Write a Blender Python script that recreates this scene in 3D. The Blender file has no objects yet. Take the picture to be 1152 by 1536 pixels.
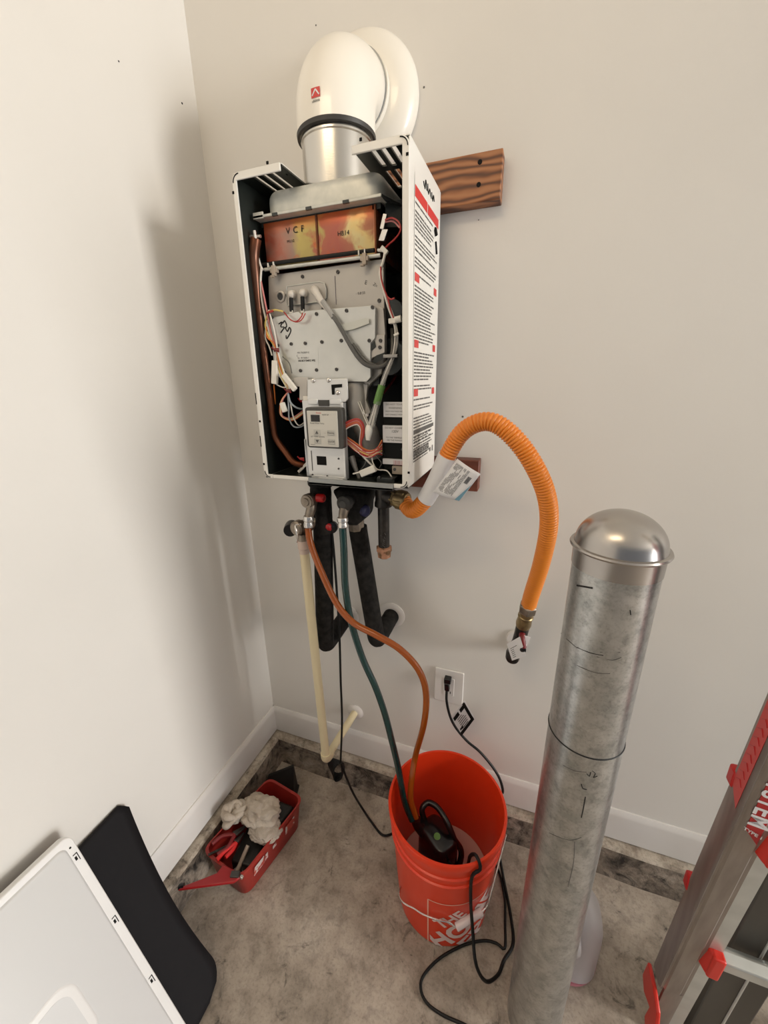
import bpy, bmesh, math, random
from mathutils import Vector, Matrix
random.seed(7)
PI = math.pi
sc = bpy.context.scene
COL = sc.collection

# ------------------------------------------------------------------ camera
F_PX = 600.274
YAW, PITCH, ROLL = 0.35694, 0.31987, -0.01529
CAM = Vector((0.85657, -1.01966, 1.432))
_f = Vector((-math.sin(YAW)*math.cos(PITCH), math.cos(YAW)*math.cos(PITCH), -math.sin(PITCH)))
_r0 = Vector((math.cos(YAW), math.sin(YAW), 0)); _u0 = _r0.cross(_f)
_r = _r0*math.cos(ROLL) + _u0*math.sin(ROLL); _u = _u0*math.cos(ROLL) - _r0*math.sin(ROLL)
cam = bpy.data.cameras.new('camera'); cam.sensor_fit = 'HORIZONTAL'; cam.sensor_width = 36
cam.lens = F_PX*36/1152; cam.clip_start = 0.02
co = bpy.data.objects.new('camera', cam); COL.objects.link(co)
co.matrix_world = Matrix(((_r.x, _u.x, -_f.x, CAM.x), (_r.y, _u.y, -_f.y, CAM.y), (_r.z, _u.z, -_f.z, CAM.z), (0, 0, 0, 1)))
sc.camera = co

# ------------------------------------------------------------------ world, lights, exposure
sc.view_settings.view_transform = 'Standard'; sc.view_settings.look = 'None'
sc.view_settings.gamma = 1; sc.view_settings.use_curve_mapping = False
sc.view_settings.exposure = 0.0
w = bpy.data.worlds.new('world'); sc.world = w; w.use_nodes = True
w.node_tree.nodes['Background'].inputs[0].default_value = (0.80, 0.88, 1.0, 1)
w.node_tree.nodes['Background'].inputs[1].default_value = 0.22

def area(name, loc, target, sx, sy, power, col):
    l = bpy.data.lights.new(name, 'AREA'); l.shape = 'RECTANGLE'; l.size = sx; l.size_y = sy
    l.energy = power; l.color = col
    o = bpy.data.objects.new(name, l); COL.objects.link(o); o.location = loc
    o.rotation_euler = (Vector(target)-Vector(loc)).to_track_quat('-Z', 'Y').to_euler()
    return o
area('window_light', (6.2, -1.2, 1.95), (0, -0.3, 1.3), 0.9, 1.0, 168, (1.0, 0.955, 0.885))
area('garage_door_light', (6.2, -1.35, 0.75), (0, -0.4, 0.5), 1.4, 1.0, 80, (0.90, 0.95, 1.0))
area('ceiling_light', (0.35, -1.5, 2.68), (0.4, 0, 1.7), 0.9, 0.3, 8.5, (1.0, 0.79, 0.52))

# ------------------------------------------------------------------ helpers
def P(px, py, ax, v):
    """the point on the world plane ax = v that a measured photo position lies on"""
    d = _f + _r*((px-576)/F_PX) - _u*((py-768)/F_PX)
    i = 'xyz'.index(ax); return CAM + d*((v-CAM[i])/d[i])
def Y(px, py, y): return P(px, py, 'y', y)
def Z(px, py, z): return P(px, py, 'z', z)
def X(px, py, x): return P(px, py, 'x', x)
def V(*a): return Vector(a)

def mat(name, c, rough=0.5, metal=0.0, c2=None, scale=8.0, detail=4.0, bump=0.0, bscale=None, spec=0.5,
        lo=0.35, hi=0.65, alpha=1.0, trans=0.0, stretch=None, coat=0.0, sss=0.0):
    m = bpy.data.materials.new(name); m.use_nodes = True
    nt = m.node_tree; b = nt.nodes['Principled BSDF']
    b.inputs['Base Color'].default_value = (*c, 1); b.inputs['Roughness'].default_value = rough
    b.inputs['Metallic'].default_value = metal; b.inputs['Specular IOR Level'].default_value = spec
    b.inputs['Alpha'].default_value = alpha; b.inputs['Transmission Weight'].default_value = trans
    b.inputs['Coat Weight'].default_value = coat
    if sss: b.inputs['Subsurface Weight'].default_value = sss; b.inputs['Subsurface Radius'].default_value = (.01, .006, .004)
    if c2 or bump:
        tc = nt.nodes.new('ShaderNodeTexCoord'); mp = nt.nodes.new('ShaderNodeMapping')
        if stretch: mp.inputs['Scale'].default_value = stretch
        nt.links.new(tc.outputs['Object'], mp.inputs['Vector'])
    if c2:
        n = nt.nodes.new('ShaderNodeTexNoise'); n.inputs['Scale'].default_value = scale; n.inputs['Detail'].default_value = detail
        nt.links.new(mp.outputs[0], n.inputs['Vector'])
        r = nt.nodes.new('ShaderNodeValToRGB'); r.color_ramp.elements[0].position = lo; r.color_ramp.elements[1].position = hi
        r.color_ramp.elements[0].color = (*c, 1); r.color_ramp.elements[1].color = (*c2, 1)
        nt.links.new(n.outputs['Fac'], r.inputs[0]); nt.links.new(r.outputs[0], b.inputs['Base Color'])
    if bump:
        n2 = nt.nodes.new('ShaderNodeTexNoise'); n2.inputs['Scale'].default_value = bscale or scale*4; n2.inputs['Detail'].default_value = 5
        nt.links.new(mp.outputs[0], n2.inputs['Vector'])
        bp = nt.nodes.new('ShaderNodeBump'); bp.inputs['Strength'].default_value = bump; bp.inputs['Distance'].default_value = 0.004
        nt.links.new(n2.outputs['Fac'], bp.inputs['Height']); nt.links.new(bp.outputs[0], b.inputs['Normal'])
    return m

def ramp_mat(name, stops, rough, metal, scale, stretch=None, detail=5, distort=0.0, bump=0.0, kind='noise'):
    m = mat(name, stops[0][1], rough, metal); nt = m.node_tree; b = nt.nodes['Principled BSDF']
    tc = nt.nodes.new('ShaderNodeTexCoord'); mp = nt.nodes.new('ShaderNodeMapping')
    if stretch: mp.inputs['Scale'].default_value = stretch
    nt.links.new(tc.outputs['Object'], mp.inputs['Vector'])
    if kind == 'noise':
        n = nt.nodes.new('ShaderNodeTexNoise'); n.inputs['Detail'].default_value = detail; n.inputs['Distortion'].default_value = distort; out = n.outputs['Fac']
    else:
        n = nt.nodes.new('ShaderNodeTexWave'); n.wave_type = 'BANDS'; n.bands_direction = 'Z'
        n.inputs['Distortion'].default_value = distort; n.inputs['Detail'].default_value = 2; n.inputs['Detail Scale'].default_value = 1.2; out = n.outputs['Fac']
    n.inputs['Scale'].default_value = scale
    nt.links.new(mp.outputs[0], n.inputs['Vector'])
    r = nt.nodes.new('ShaderNodeValToRGB'); e = r.color_ramp.elements
    e[0].position, e[0].color = stops[0][0], (*stops[0][1], 1)
    e[1].position, e[1].color = stops[-1][0], (*stops[-1][1], 1)
    for p, c in stops[1:-1]:
        q = e.new(p); q.color = (*c, 1)
    nt.links.new(out, r.inputs[0]); nt.links.new(r.outputs[0], b.inputs['Base Color'])
    if bump:
        bp = nt.nodes.new('ShaderNodeBump'); bp.inputs['Strength'].default_value = bump; bp.inputs['Distance'].default_value = 0.003
        nt.links.new(out, bp.inputs['Height']); nt.links.new(bp.outputs[0], b.inputs['Normal'])
    return m

def concrete_mat(name, base, dark, light, s1, s2, s3, bump, stain=.5, rough=.75):
    """mottled concrete: broad patches, mid mottling, fine grit and dark stains"""
    m = mat(name, base, rough); nt = m.node_tree; b = nt.nodes['Principled BSDF']; N = nt.nodes.new; L = nt.links.new
    tc = N('ShaderNodeTexCoord')
    def noise(sc_, det, dist=0.0, rgh=.55):
        n = N('ShaderNodeTexNoise'); n.inputs['Scale'].default_value = sc_; n.inputs['Detail'].default_value = det
        n.inputs['Distortion'].default_value = dist; n.inputs['Roughness'].default_value = rgh; L(tc.outputs['Object'], n.inputs['Vector']); return n.outputs['Fac']
    def ramp(src, stops):
        r = N('ShaderNodeValToRGB'); e = r.color_ramp.elements; e[0].position, e[0].color = stops[0][0], (*stops[0][1], 1); e[1].position, e[1].color = stops[-1][0], (*stops[-1][1], 1)
        for p, c in stops[1:-1]: e.new(p).color = (*c, 1)
        L(src, r.inputs[0]); return r.outputs[0]
    def mix(mode, fac, a, c):
        x = N('ShaderNodeMix'); x.data_type = 'RGBA'; x.blend_type = mode; x.inputs[0].default_value = fac
        L(a, x.inputs[6]); L(c, x.inputs[7]); return x.outputs[2]
    g = lambda v: (v, v, v)
    c1 = ramp(noise(s1, 8, .3, .65), [(.36, dark), (.5, base), (.66, light)])
    c2 = ramp(noise(s2, 10, .2, .7), [(.36, g(.62)), (.52, g(1)), (.68, g(1.0))])
    c3 = ramp(noise(s3, 4, 0, .6), [(.30, g(.72)), (.5, g(1)), (.7, g(1))])
    c4 = ramp(noise(s2*.45, 9, 1.2, .7), [(.30+.07*(stain >= 1), g(.12)), (.40+.07*(stain >= 1), g(1-stain*.35)), (.47+.08*(stain >= 1), g(1))])
    out = mix('MULTIPLY', 1, mix('MULTIPLY', .9, mix('MULTIPLY', .8, c1, c2), c3), c4) if stain else mix('MULTIPLY', .8, mix('MULTIPLY', .7, c1, c2), c3)
    L(out, b.inputs['Base Color'])
    bp = N('ShaderNodeBump'); bp.inputs['Strength'].default_value = bump; bp.inputs['Distance'].default_value = .004
    L(noise(s2*1.5, 10, 0, .7), bp.inputs['Height']); L(bp.outputs[0], b.inputs['Normal']); return m

def finish(name, bm, m, org, parent=None, sharp=35, bevel=0.0, seg=2, solid=0.0):
    bmesh.ops.recalc_face_normals(bm, faces=bm.faces)
    me = bpy.data.meshes.new(name)
    bmesh.ops.translate(bm, vec=-Vector(org), verts=bm.verts)
    bm.to_mesh(me); bm.free()
    for p in me.polygons: p.use_smooth = True
    me.set_sharp_from_angle(angle=math.radians(sharp))
    for q in (m if isinstance(m, (list, tuple)) else [m]): me.materials.append(q)
    o = bpy.data.objects.new(name, me); COL.objects.link(o)
    if solid:
        s = o.modifiers.new('solid', 'SOLIDIFY'); s.thickness = solid; s.offset = 0
    if bevel:
        b = o.modifiers.new('bevel', 'BEVEL'); b.width = bevel; b.segments = seg; b.limit_method = 'ANGLE'; b.angle_limit = math.radians(40)
    if parent: o.parent = parent
    else: o.location = org
    return o

def root_of(o):
    while o.parent: o = o.parent
    return o
def part(name, bm, m, parent, label=None, **k):
    o = finish(name, bm, m, root_of(parent).location, parent, **k)
    if label: o['label'] = label
    return o
def thing(name, label, cat, loc, group=None):
    o = bpy.data.objects.new(name, None); COL.objects.link(o); o.empty_display_size = .05
    o.location = loc; o['label'] = label; o['category'] = cat
    if group: o['group'] = group
    return o
def solo(name, bm, m, label, cat, group=None, **k):
    vs = [v.co for v in bm.verts]
    lo = [min(v[i] for v in vs) for i in range(3)]; hi = [max(v[i] for v in vs) for i in range(3)]
    o = finish(name, bm, m, ((lo[0]+hi[0])/2, (lo[1]+hi[1])/2, lo[2]), **k)
    o['label'] = label; o['category'] = cat
    if group: o['group'] = group
    return o
def struct(name, bm, m, parent=None, **k):
    o = finish(name, bm, m, (0, 0, 0) if parent is None else root_of(parent).location, parent, **k)
    o['kind'] = 'structure'; return o
def B(): return bmesh.new()

def box(bm, lo, hi):
    lo = Vector(lo); hi = Vector(hi)
    v = [bm.verts.new((x, y, z)) for x in (lo.x, hi.x) for y in (lo.y, hi.y) for z in (lo.z, hi.z)]
    for f in ((0, 1, 3, 2), (4, 6, 7, 5), (0, 4, 5, 1), (2, 3, 7, 6), (0, 2, 6, 4), (1, 5, 7, 3)): bm.faces.new([v[i] for i in f])
    return v
def obox(bm, c, ax, ay, az):
    """oriented box: centre and three half-axes"""
    c, ax, ay, az = map(Vector, (c, ax, ay, az))
    v = [bm.verts.new(c+ax*i+ay*j+az*k) for i in (-1, 1) for j in (-1, 1) for k in (-1, 1)]
    for f in ((0, 1, 3, 2), (4, 6, 7, 5), (0, 4, 5, 1), (2, 3, 7, 6), (0, 2, 6, 4), (1, 5, 7, 3)): bm.faces.new([v[i] for i in f])
def prism(bm, poly, vec):
    vec = Vector(vec); a = [bm.verts.new(p) for p in poly]; b = [bm.verts.new(Vector(p)+vec) for p in poly]
    n = len(a); bm.faces.new(a); bm.faces.new(b[::-1])
    for i in range(n): bm.faces.new((a[i], b[i], b[(i+1) % n], a[(i+1) % n]))
def frame(d):
    d = Vector(d).normalized(); a = Vector((0, 0, 1)) if abs(d.z) < .9 else Vector((1, 0, 0))
    u = d.cross(a).normalized(); return u, d.cross(u).normalized()
def lathe(bm, o, d, prof, n=32, caps=True):
    """prof: list of (distance along d, radius)"""
    o = Vector(o); d = Vector(d).normalized(); u, v = frame(d); rings = []
    for h, r in prof:
        rings.append([bm.verts.new(o+d*h+(u*math.cos(2*PI*i/n)+v*math.sin(2*PI*i/n))*r) for i in range(n)])
    for a, b in zip(rings, rings[1:]):
        for i in range(n): bm.faces.new((a[i], a[(i+1) % n], b[(i+1) % n], b[i]))
    if caps:
        bm.faces.new(rings[0][::-1]); bm.faces.new(rings[-1])
def cyl(bm, p0, p1, r, r1=None, n=20):
    p0 = Vector(p0); d = Vector(p1)-p0; lathe(bm, p0, d, [(0, r), (d.length, r if r1 is None else r1)], n)
def smooth_path(pts, step=0.006):
    pts = [Vector(p) for p in pts]; q = [pts[0]*2-pts[1]]+pts+[pts[-1]*2-pts[-2]]; out = []
    for i in range(1, len(q)-2):
        a, b, c, d = q[i-1:i+3]; n = max(2, int((c-b).length/step))
        for k in range(n):
            t = k/n
            out.append(((b*2)+(c-a)*t+(a*2-b*5+c*4-d)*t*t+(-a+b*3-c*3+d)*t**3)*.5)
    out.append(pts[-1]); return out
def tube(bm, pts, r, n=10, smooth=True, step=0.006, rf=None, caps=True):
    p = smooth_path(pts, step) if smooth else [Vector(x) for x in pts]
    t = (p[1]-p[0]).normalized(); u, _ = frame(t); rings = []; L = 0
    for i, x in enumerate(p):
        t2 = (p[min(i+1, len(p)-1)]-p[max(i-1, 0)]).normalized()
        if i: L += (x-p[i-1]).length
        u = (u-t2*u.dot(t2)).normalized(); v = t2.cross(u)
        rr = rf(L, i/(len(p)-1)) if rf else r
        rings.append([bm.verts.new(x+(u*math.cos(2*PI*k/n)+v*math.sin(2*PI*k/n))*rr) for k in range(n)])
    for a, b in zip(rings, rings[1:]):
        for k in range(n): bm.faces.new((a[k], a[(k+1) % n], b[(k+1) % n], b[k]))
    if caps: bm.faces.new(rings[0][::-1]); bm.faces.new(rings[-1])
def rrect(x0, x1, z0, z1, r, n=5, cs=(1, 1, 1, 1)):
    """rounded rectangle, list of (x, z); corners order BL BR TR TL"""
    out = []
    for (cx, cz, a0, on) in ((x0+r, z0+r, PI, cs[0]), (x1-r, z0+r, 1.5*PI, cs[1]), (x1-r, z1-r, 0, cs[2]), (x0+r, z1-r, .5*PI, cs[3])):
        if on:
            for k in range(n+1):
                a = a0+.5*PI*k/n; out.append((cx+r*math.cos(a), cz+r*math.sin(a)))
        else: out.append((cx+r*math.copysign(1, math.cos(a0+PI/4)), cz+r*math.copysign(1, math.sin(a0+PI/4))))
    return out
def ypoly(l, y): return [(a, y, b) for a, b in l]
def text_bm(s, size, org, xd, yd, ext=0.0003, align='CENTER', shear=0.0, subdiv=0.0, off=0.0):
    c = bpy.data.curves.new('t', 'FONT'); c.body = s; c.size = size; c.align_x = align; c.align_y = 'CENTER'
    c.shear = shear; c.offset = off; c.resolution_u = 3
    o = bpy.data.objects.new('t', c); COL.objects.link(o)
    dg = bpy.context.evaluated_depsgraph_get(); me = bpy.data.meshes.new_from_object(o.evaluated_get(dg))
    bpy.data.objects.remove(o); bpy.data.curves.remove(c)
    bm = B(); bm.from_mesh(me); bpy.data.meshes.remove(me)
    if subdiv:
        bmesh.ops.triangulate(bm, faces=bm.faces)
        for _ in range(6):
            e = [e for e in bm.edges if e.calc_length() > subdiv]
            if not e: break
            bmesh.ops.subdivide_edges(bm, edges=e, cuts=1); bmesh.ops.triangulate(bm, faces=bm.faces)
    xd = Vector(xd).normalized(); yd = Vector(yd).normalized(); org = Vector(org); n = xd.cross(yd)
    for v in bm.verts: v.co = org+xd*v.co.x+yd*v.co.y+n*ext
    return bm
def merge(dst, src):
    me = bpy.data.meshes.new('m'); src.to_mesh(me); src.free(); dst.from_mesh(me); bpy.data.meshes.remove(me)
def quad(bm, o, xd, yd, x0, x1, y0, y1, ext=0.0003):
    xd = Vector(xd).normalized(); yd = Vector(yd).normalized(); n = xd.cross(yd)*ext; o = Vector(o)
    bm.faces.new([bm.verts.new(o+xd*a+yd*b+n) for a, b in ((x0, y0), (x1, y0), (x1, y1), (x0, y1))])
def print_lines(bm, o, xd, yd, x0, x1, y0, y1, pitch, thick, ragged=.3, skip=0.0, rnd=random):
    y = y1
    while y > y0:
        if rnd.random() > skip:
            xe = x1-(x1-x0)*ragged*rnd.random(); x = x0
            while x < xe:
                l = (x1-x0)*(.06+.14*rnd.random()); quad(bm, o, xd, yd, x, min(x+l, xe), y-thick, y); x += l+(x1-x0)*.014
        y -= pitch
def plate_holes(bm, x0, x1, y0, y1, z, t, holes):
    """horizontal plate with rectangular openings"""
    xs = sorted({x0, x1, *[h[0] for h in holes], *[h[1] for h in holes]}); ys = sorted({y0, y1, *[h[2] for h in holes], *[h[3] for h in holes]})
    vd = {}
    def vt(x, y):
        if (x, y) not in vd: vd[(x, y)] = bm.verts.new((x, y, z))
        return vd[(x, y)]
    fs = []
    for a, b in zip(xs, xs[1:]):
        for c, d in zip(ys, ys[1:]):
            mx, my = (a+b)/2, (c+d)/2
            if any(h[0] < mx < h[1] and h[2] < my < h[3] for h in holes): continue
            fs.append(bm.faces.new((vt(a, c), vt(b, c), vt(b, d), vt(a, d))))
    r = bmesh.ops.extrude_face_region(bm, geom=fs)
    bmesh.ops.translate(bm, vec=(0, 0, t), verts=[v for v in r['geom'] if isinstance(v, bmesh.types.BMVert)])
def copies(name, mesh, m, parent, locs, sharp=35):
    """small alike parts sharing one mesh; locs are world positions"""
    ro = root_of(parent).location; out = []
    for p in locs:
        o = bpy.data.objects.new(name, mesh); COL.objects.link(o); o.parent = parent; o.location = Vector(p)-ro; out.append(o)
    return out
def mesh_of(bm, m, sharp=35):
    bmesh.ops.recalc_face_normals(bm, faces=bm.faces); me = bpy.data.meshes.new('piece'); bm.to_mesh(me); bm.free()
    for p in me.polygons: p.use_smooth = True
    me.set_sharp_from_angle(angle=math.radians(sharp)); me.materials.append(m); return me

# ------------------------------------------------------------------ materials
M = {}
M['wall'] = mat('wall_paint', (.70, .675, .635), .62, bump=.05, bscale=90, c2=(.725, .70, .66), scale=2.5)
M['trim'] = mat('trim_paint', (.70, .68, .66), .42, c2=(.66, .63, .60), scale=6)
M['ceil'] = mat('ceiling_paint', (.8, .78, .74), .8)
M['conc'] = concrete_mat('concrete_floor', (.385, .325, .265), (.265, .222, .178), (.50, .435, .365), 5.5, 26, 160, .10, stain=.25, rough=.6)
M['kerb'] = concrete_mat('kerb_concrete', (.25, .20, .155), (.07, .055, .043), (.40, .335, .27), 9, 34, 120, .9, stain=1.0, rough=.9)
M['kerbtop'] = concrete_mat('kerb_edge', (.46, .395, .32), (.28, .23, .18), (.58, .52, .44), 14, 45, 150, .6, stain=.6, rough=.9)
M['white'] = mat('white_enamel', (.80, .775, .72), .32, c2=(.77, .75, .70), scale=3)
M['ventwhite'] = mat('vent_white', (.84, .80, .72), .28, coat=.3)
M['liner'] = mat('dark_liner', (.012, .015, .013), .38, c2=(.02, .024, .021), scale=8)
M['black'] = mat('black_rubber', (.006, .006, .006), .5, spec=.3)
M['gasket'] = mat('gasket_rubber', (.035, .033, .03), .5)
M['blackpl'] = mat('black_plastic', (.006, .006, .007), .25)
M['foam'] = mat('pipe_foam', (.007, .0065, .006), .8, spec=.2, c2=(.022, .020, .018), scale=60, bump=.5, bscale=150)
M['galv'] = mat('galvanised', (.50, .50, .47), .42, .75, c2=(.38, .39, .37), scale=35, detail=6, stretch=(1, 1, .5))
M['hoodgalv'] = mat('hood_galvanised', (.66, .66, .61), .45, .35, c2=(.57, .58, .54), scale=60)
M['alu'] = mat('burner_aluminium', (.52, .49, .45), .42, .4, c2=(.47, .445, .41), scale=5)
M['alu2'] = mat('cover_steel', (.66, .66, .63), .3, .55, c2=(.58, .585, .56), scale=12)
M['bracket'] = mat('bracket_steel', (.70, .70, .69), .32, .5)
M['ss'] = mat('stainless', (.62, .60, .56), .25, .95, bump=.02, bscale=60, stretch=(1, 1, 12))
M['screw'] = mat('screw_steel', (.10, .095, .09), .3, .9)
M['bright'] = mat('bright_steel', (.75, .72, .68), .25, .9)
M['hexcopper'] = mat('heat_stained_copper', (.45, .2, .1), .30, .55)
def _hex():
    m = M['hexcopper']; nt = m.node_tree; N = nt.nodes.new; L = nt.links.new; b = nt.nodes['Principled BSDF']
    tc = N('ShaderNodeTexCoord'); sp = N('ShaderNodeSeparateXYZ'); L(tc.outputs['Object'], sp.inputs[0])
    def noise(sc_, det, dist, w=(0, 0, 0)):
        mp = N('ShaderNodeMapping'); mp.inputs['Location'].default_value = w; L(tc.outputs['Object'], mp.inputs[0])
        n = N('ShaderNodeTexNoise'); n.inputs['Scale'].default_value = sc_; n.inputs['Detail'].default_value = det; n.inputs['Distortion'].default_value = dist; L(mp.outputs[0], n.inputs['Vector']); return n.outputs['Fac']
    ma = N('ShaderNodeMath'); ma.operation = 'MULTIPLY_ADD'; L(noise(24, 6, .6), ma.inputs[0]); ma.inputs[1].default_value = .10; L(sp.outputs['X'], ma.inputs[2])
    mr = N('ShaderNodeMapRange'); L(ma.outputs[0], mr.inputs[0]); mr.inputs[1].default_value = -.105; mr.inputs[2].default_value = .145
    r = N('ShaderNodeValToRGB'); L(mr.outputs[0], r.inputs[0]); e = r.color_ramp.elements
    st = [(0, (.45, .085, .045)), (.13, (.42, .20, .15)), (.24, (.36, .24, .19)), (.34, (.50, .40, .14)), (.46, (.46, .36, .13)), (.50, (.42, .14, .09)), (.66, (.40, .12, .09)), (.76, (.42, .16, .10)), (.83, (.62, .52, .26)), (.90, (.66, .50, .22)), (.95, (.42, .18, .10)), (1, (.38, .15, .09))]
    e[0].position, e[0].color = st[0][0], (*st[0][1], 1); e[1].position, e[1].color = 1, (*st[-1][1], 1)
    for p, c in st[1:-1]: e.new(p).color = (*c, 1)
    r2 = N('ShaderNodeValToRGB'); L(noise(42, 7, .8, (3, 1, 2)), r2.inputs[0]); e = r2.color_ramp.elements
    e[0].position, e[0].color = .57, (0, 0, 0, 1); e[1].position, e[1].color = .66, (1, 1, 1, 1)
    # bright orange bloom towards the lower left and the upper edge
    zr = N('ShaderNodeMapRange'); L(sp.outputs['Z'], zr.inputs[0]); zr.inputs[1].default_value = .485; zr.inputs[2].default_value = .44
    mu = N('ShaderNodeMath'); mu.operation = 'MULTIPLY'; L(r2.outputs[0], mu.inputs[0]); L(zr.outputs[0], mu.inputs[1])
    zt = N('ShaderNodeMapRange'); L(sp.outputs['Z'], zt.inputs[0]); zt.inputs[1].default_value = .492; zt.inputs[2].default_value = .512
    mx = N('ShaderNodeMath'); mx.operation = 'MAXIMUM'; L(mu.outputs[0], mx.inputs[0])
    m2 = N('ShaderNodeMath'); m2.operation = 'MULTIPLY'; L(zt.outputs[0], m2.inputs[0]); m2.inputs[1].default_value = .75; L(m2.outputs[0], mx.inputs[1])
    x = N('ShaderNodeMix'); x.data_type = 'RGBA'; L(mx.outputs[0], x.inputs[0]); L(r.outputs[0], x.inputs[6]); x.inputs[7].default_value = (.66, .13, .025, 1)
    L(x.outputs[2], b.inputs['Base Color'])
_hex()
M['copper'] = mat('tarnished_copper', (.30, .095, .04), .36, .7, c2=(.15, .07, .045), scale=9)
M['wood'] = ramp_mat('stained_wood', [(.0, (.085, .026, .009)), (.35, (.20, .068, .022)), (.7, (.30, .115, .042)), (1, (.36, .15, .06))], .5, 0, 21, stretch=(.30, 1, 1), distort=7.5, kind='wave')
M['wood2'] = ramp_mat('dark_stained_wood', [(.3, (.075, .018, .009)), (.7, (.17, .045, .022))], .5, 0, 22, stretch=(.3, 1, 2))
M['orange'] = mat('orange_coating', (.78, .235, .022), .38)
M['brownhose'] = mat('amber_vinyl', (.36, .082, .007), .2, coat=.25)
M['tealhose'] = mat('dark_green_vinyl', (.003, .040, .038), .18, coat=.4)
M['cpvc'] = mat('cream_plastic_pipe', (.74, .64, .42), .35)
M['cpvc2'] = mat('pinkish_adapter', (.60, .47, .40), .4)
M['plwhite'] = mat('white_plastic', (.72, .69, .66), .35)
M['brass'] = mat('dull_brass', (.36, .27, .13), .35, .85, c2=(.22, .16, .09), scale=60)
M['bronze'] = mat('worn_bronze', (.34, .29, .235), .4, .8, c2=(.21, .175, .14), scale=50)
M['iron'] = mat('black_iron', (.022, .020, .018), .35, .6, c2=(.05, .043, .038), scale=60, bump=.2, bscale=90)
M['rust'] = mat('rusty_cap', (.20, .11, .055), .6, .4, c2=(.50, .26, .16), scale=70, lo=.42, hi=.56)
M['red'] = mat('red_plastic', (.50, .012, .012), .35)
M['darkred'] = mat('dark_red_grip', (.16, .008, .01), .4)
M['bluegrip'] = mat('blue_grip', (.03, .032, .09), .4)
M['bucket'] = mat('orange_bucket', (.80, .046, .010), .30)
M['water'] = mat('milky_water', (.58, .36, .33), .12)
M['toolred'] = mat('tray_red', (.33, .022, .014), .42, c2=(.26, .016, .012), scale=14)
M['toolred2'] = mat('handle_red', (.30, .008, .010), .33)
M['toolblack'] = mat('tool_dark', (.012, .011, .010), .5)
M['rag'] = mat('soiled_cotton', (.46, .385, .31), .95, c2=(.60, .53, .45), scale=18, bump=.6, bscale=260)
M['rag2'] = mat('grey_cotton', (.42, .36, .30), .95, c2=(.52, .45, .38), scale=14, bump=.5, bscale=240)
M['bollard'] = concrete_mat('bollard_zinc', (.50, .50, .485), (.40, .41, .40), (.60, .60, .585), 20, 48, 220, .02, stain=.0, rough=.30)
M['bollard'].node_tree.nodes['Principled BSDF'].inputs['Metallic'].default_value = .85
M['cap'] = mat('cap_steel', (.50, .475, .45), .27, .95, c2=(.40, .37, .345), scale=9, detail=8)
M['coverwhite'] = mat('cover_enamel', (.62, .62, .62), .35)
M['coverborder'] = mat('cover_rim_enamel', (.74, .73, .72), .35)
M['pad'] = mat('black_foam_pad', (.008, .0072, .0085), .75, spec=.22, bump=.3, bscale=30)
M['ladalu'] = mat('ladder_aluminium', (.30, .265, .24), .38, .8, stretch=(6, 6, .4), c2=(.38, .34, .31), scale=12)
M['ladlight'] = mat('ladder_inner_aluminium', (.66, .68, .66), .4, .7, c2=(.58, .60, .58), scale=20)
M['laddark'] = mat('ladder_rear_steel', (.10, .095, .085), .4, .7)
M['ladred'] = mat('ladder_red', (.62, .03, .018), .35)
M['labelred'] = mat('label_red', (.42, .012, .015), .35)
M['labelred2'] = mat('label_bright_red', (.55, .025, .02), .35)
M['paper'] = mat('white_label', (.74, .73, .74), .45)
M['ink'] = mat('black_ink', (.008, .0075, .007), .7, spec=.15)
M['greyink'] = mat('grey_ink', (.10, .097, .092), .5)
M['redink'] = mat('red_ink', (.60, .045, .04), .45)
M['pinkink'] = mat('pink_ink', (.56, .28, .28), .45)
M['blueink'] = mat('blue_print', (.16, .32, .42), .45)
M['marker'] = mat('marker_line', (.008, .008, .008), .6)
M['purpleink'] = mat('purple_line', (.03, .01, .09), .5)
M['orangeline'] = mat('pale_orange_print', (.90, .50, .38), .4)
M['whiteprint'] = mat('pinkish_white_print', (.80, .62, .58), .35)
M['grip'] = mat('milky_grip', (.78, .66, .66), .2)
M['wire_white'] = mat('wire_white', (.72, .69, .63), .4)
M['wire_red'] = mat('wire_red', (.42, .035, .03), .4)
M['wire_orange'] = mat('wire_orange', (.62, .17, .03), .4)
M['wire_yellow'] = mat('wire_yellow', (.70, .55, .16), .4)
M['wire_pink'] = mat('wire_pink', (.55, .2, .19), .4)
M['wire_blue'] = mat('wire_bluegrey', (.33, .37, .40), .4)
M['wire_grey'] = mat('wire_grey', (.10, .097, .09), .4)
M['conn'] = mat('white_connector', (.78, .75, .68), .4)
M['ceramic'] = mat('white_ceramic', (.68, .64, .58), .3)
M['panel'] = mat('panel_cream', (.60, .58, .525), .35)
M['bezel'] = mat('bezel_grey', (.055, .052, .046), .4)
M['button'] = mat('button_grey', (.46, .45, .41), .4)
M['screen'] = mat('dark_screen', (.01, .009, .008), .12)
M['tape'] = mat('clear_tape', (.62, .63, .58), .25)
M['clear'] = mat('clear_sleeve', (.70, .70, .68), .10, alpha=.22)
M['green'] = mat('green_sleeve', (.12, .26, .06), .3)
M['jug'] = mat('cloudy_plastic', (.62, .59, .60), .32, alpha=.82)
M['jugpink'] = mat('pink_residue', (.45, .16, .20), .4)
M['sticker'] = mat('scuffed_sticker', (.60, .50, .47), .5, c2=(.40, .05, .03), scale=40, lo=.5, hi=.56)
M['beige'] = mat('clip_beige', (.42, .35, .28), .5)
M['brassrod'] = mat('yellow_rod', (.42, .33, .12), .35, .6)
M['dkbracket'] = mat('dark_bracket', (.05, .055, .055), .4, .5)
M['pcb'] = mat('board_black', (.005, .006, .005), .6, spec=.2)
M['greymetal'] = mat('lip_grey', (.30, .31, .31), .4, .4)
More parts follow.
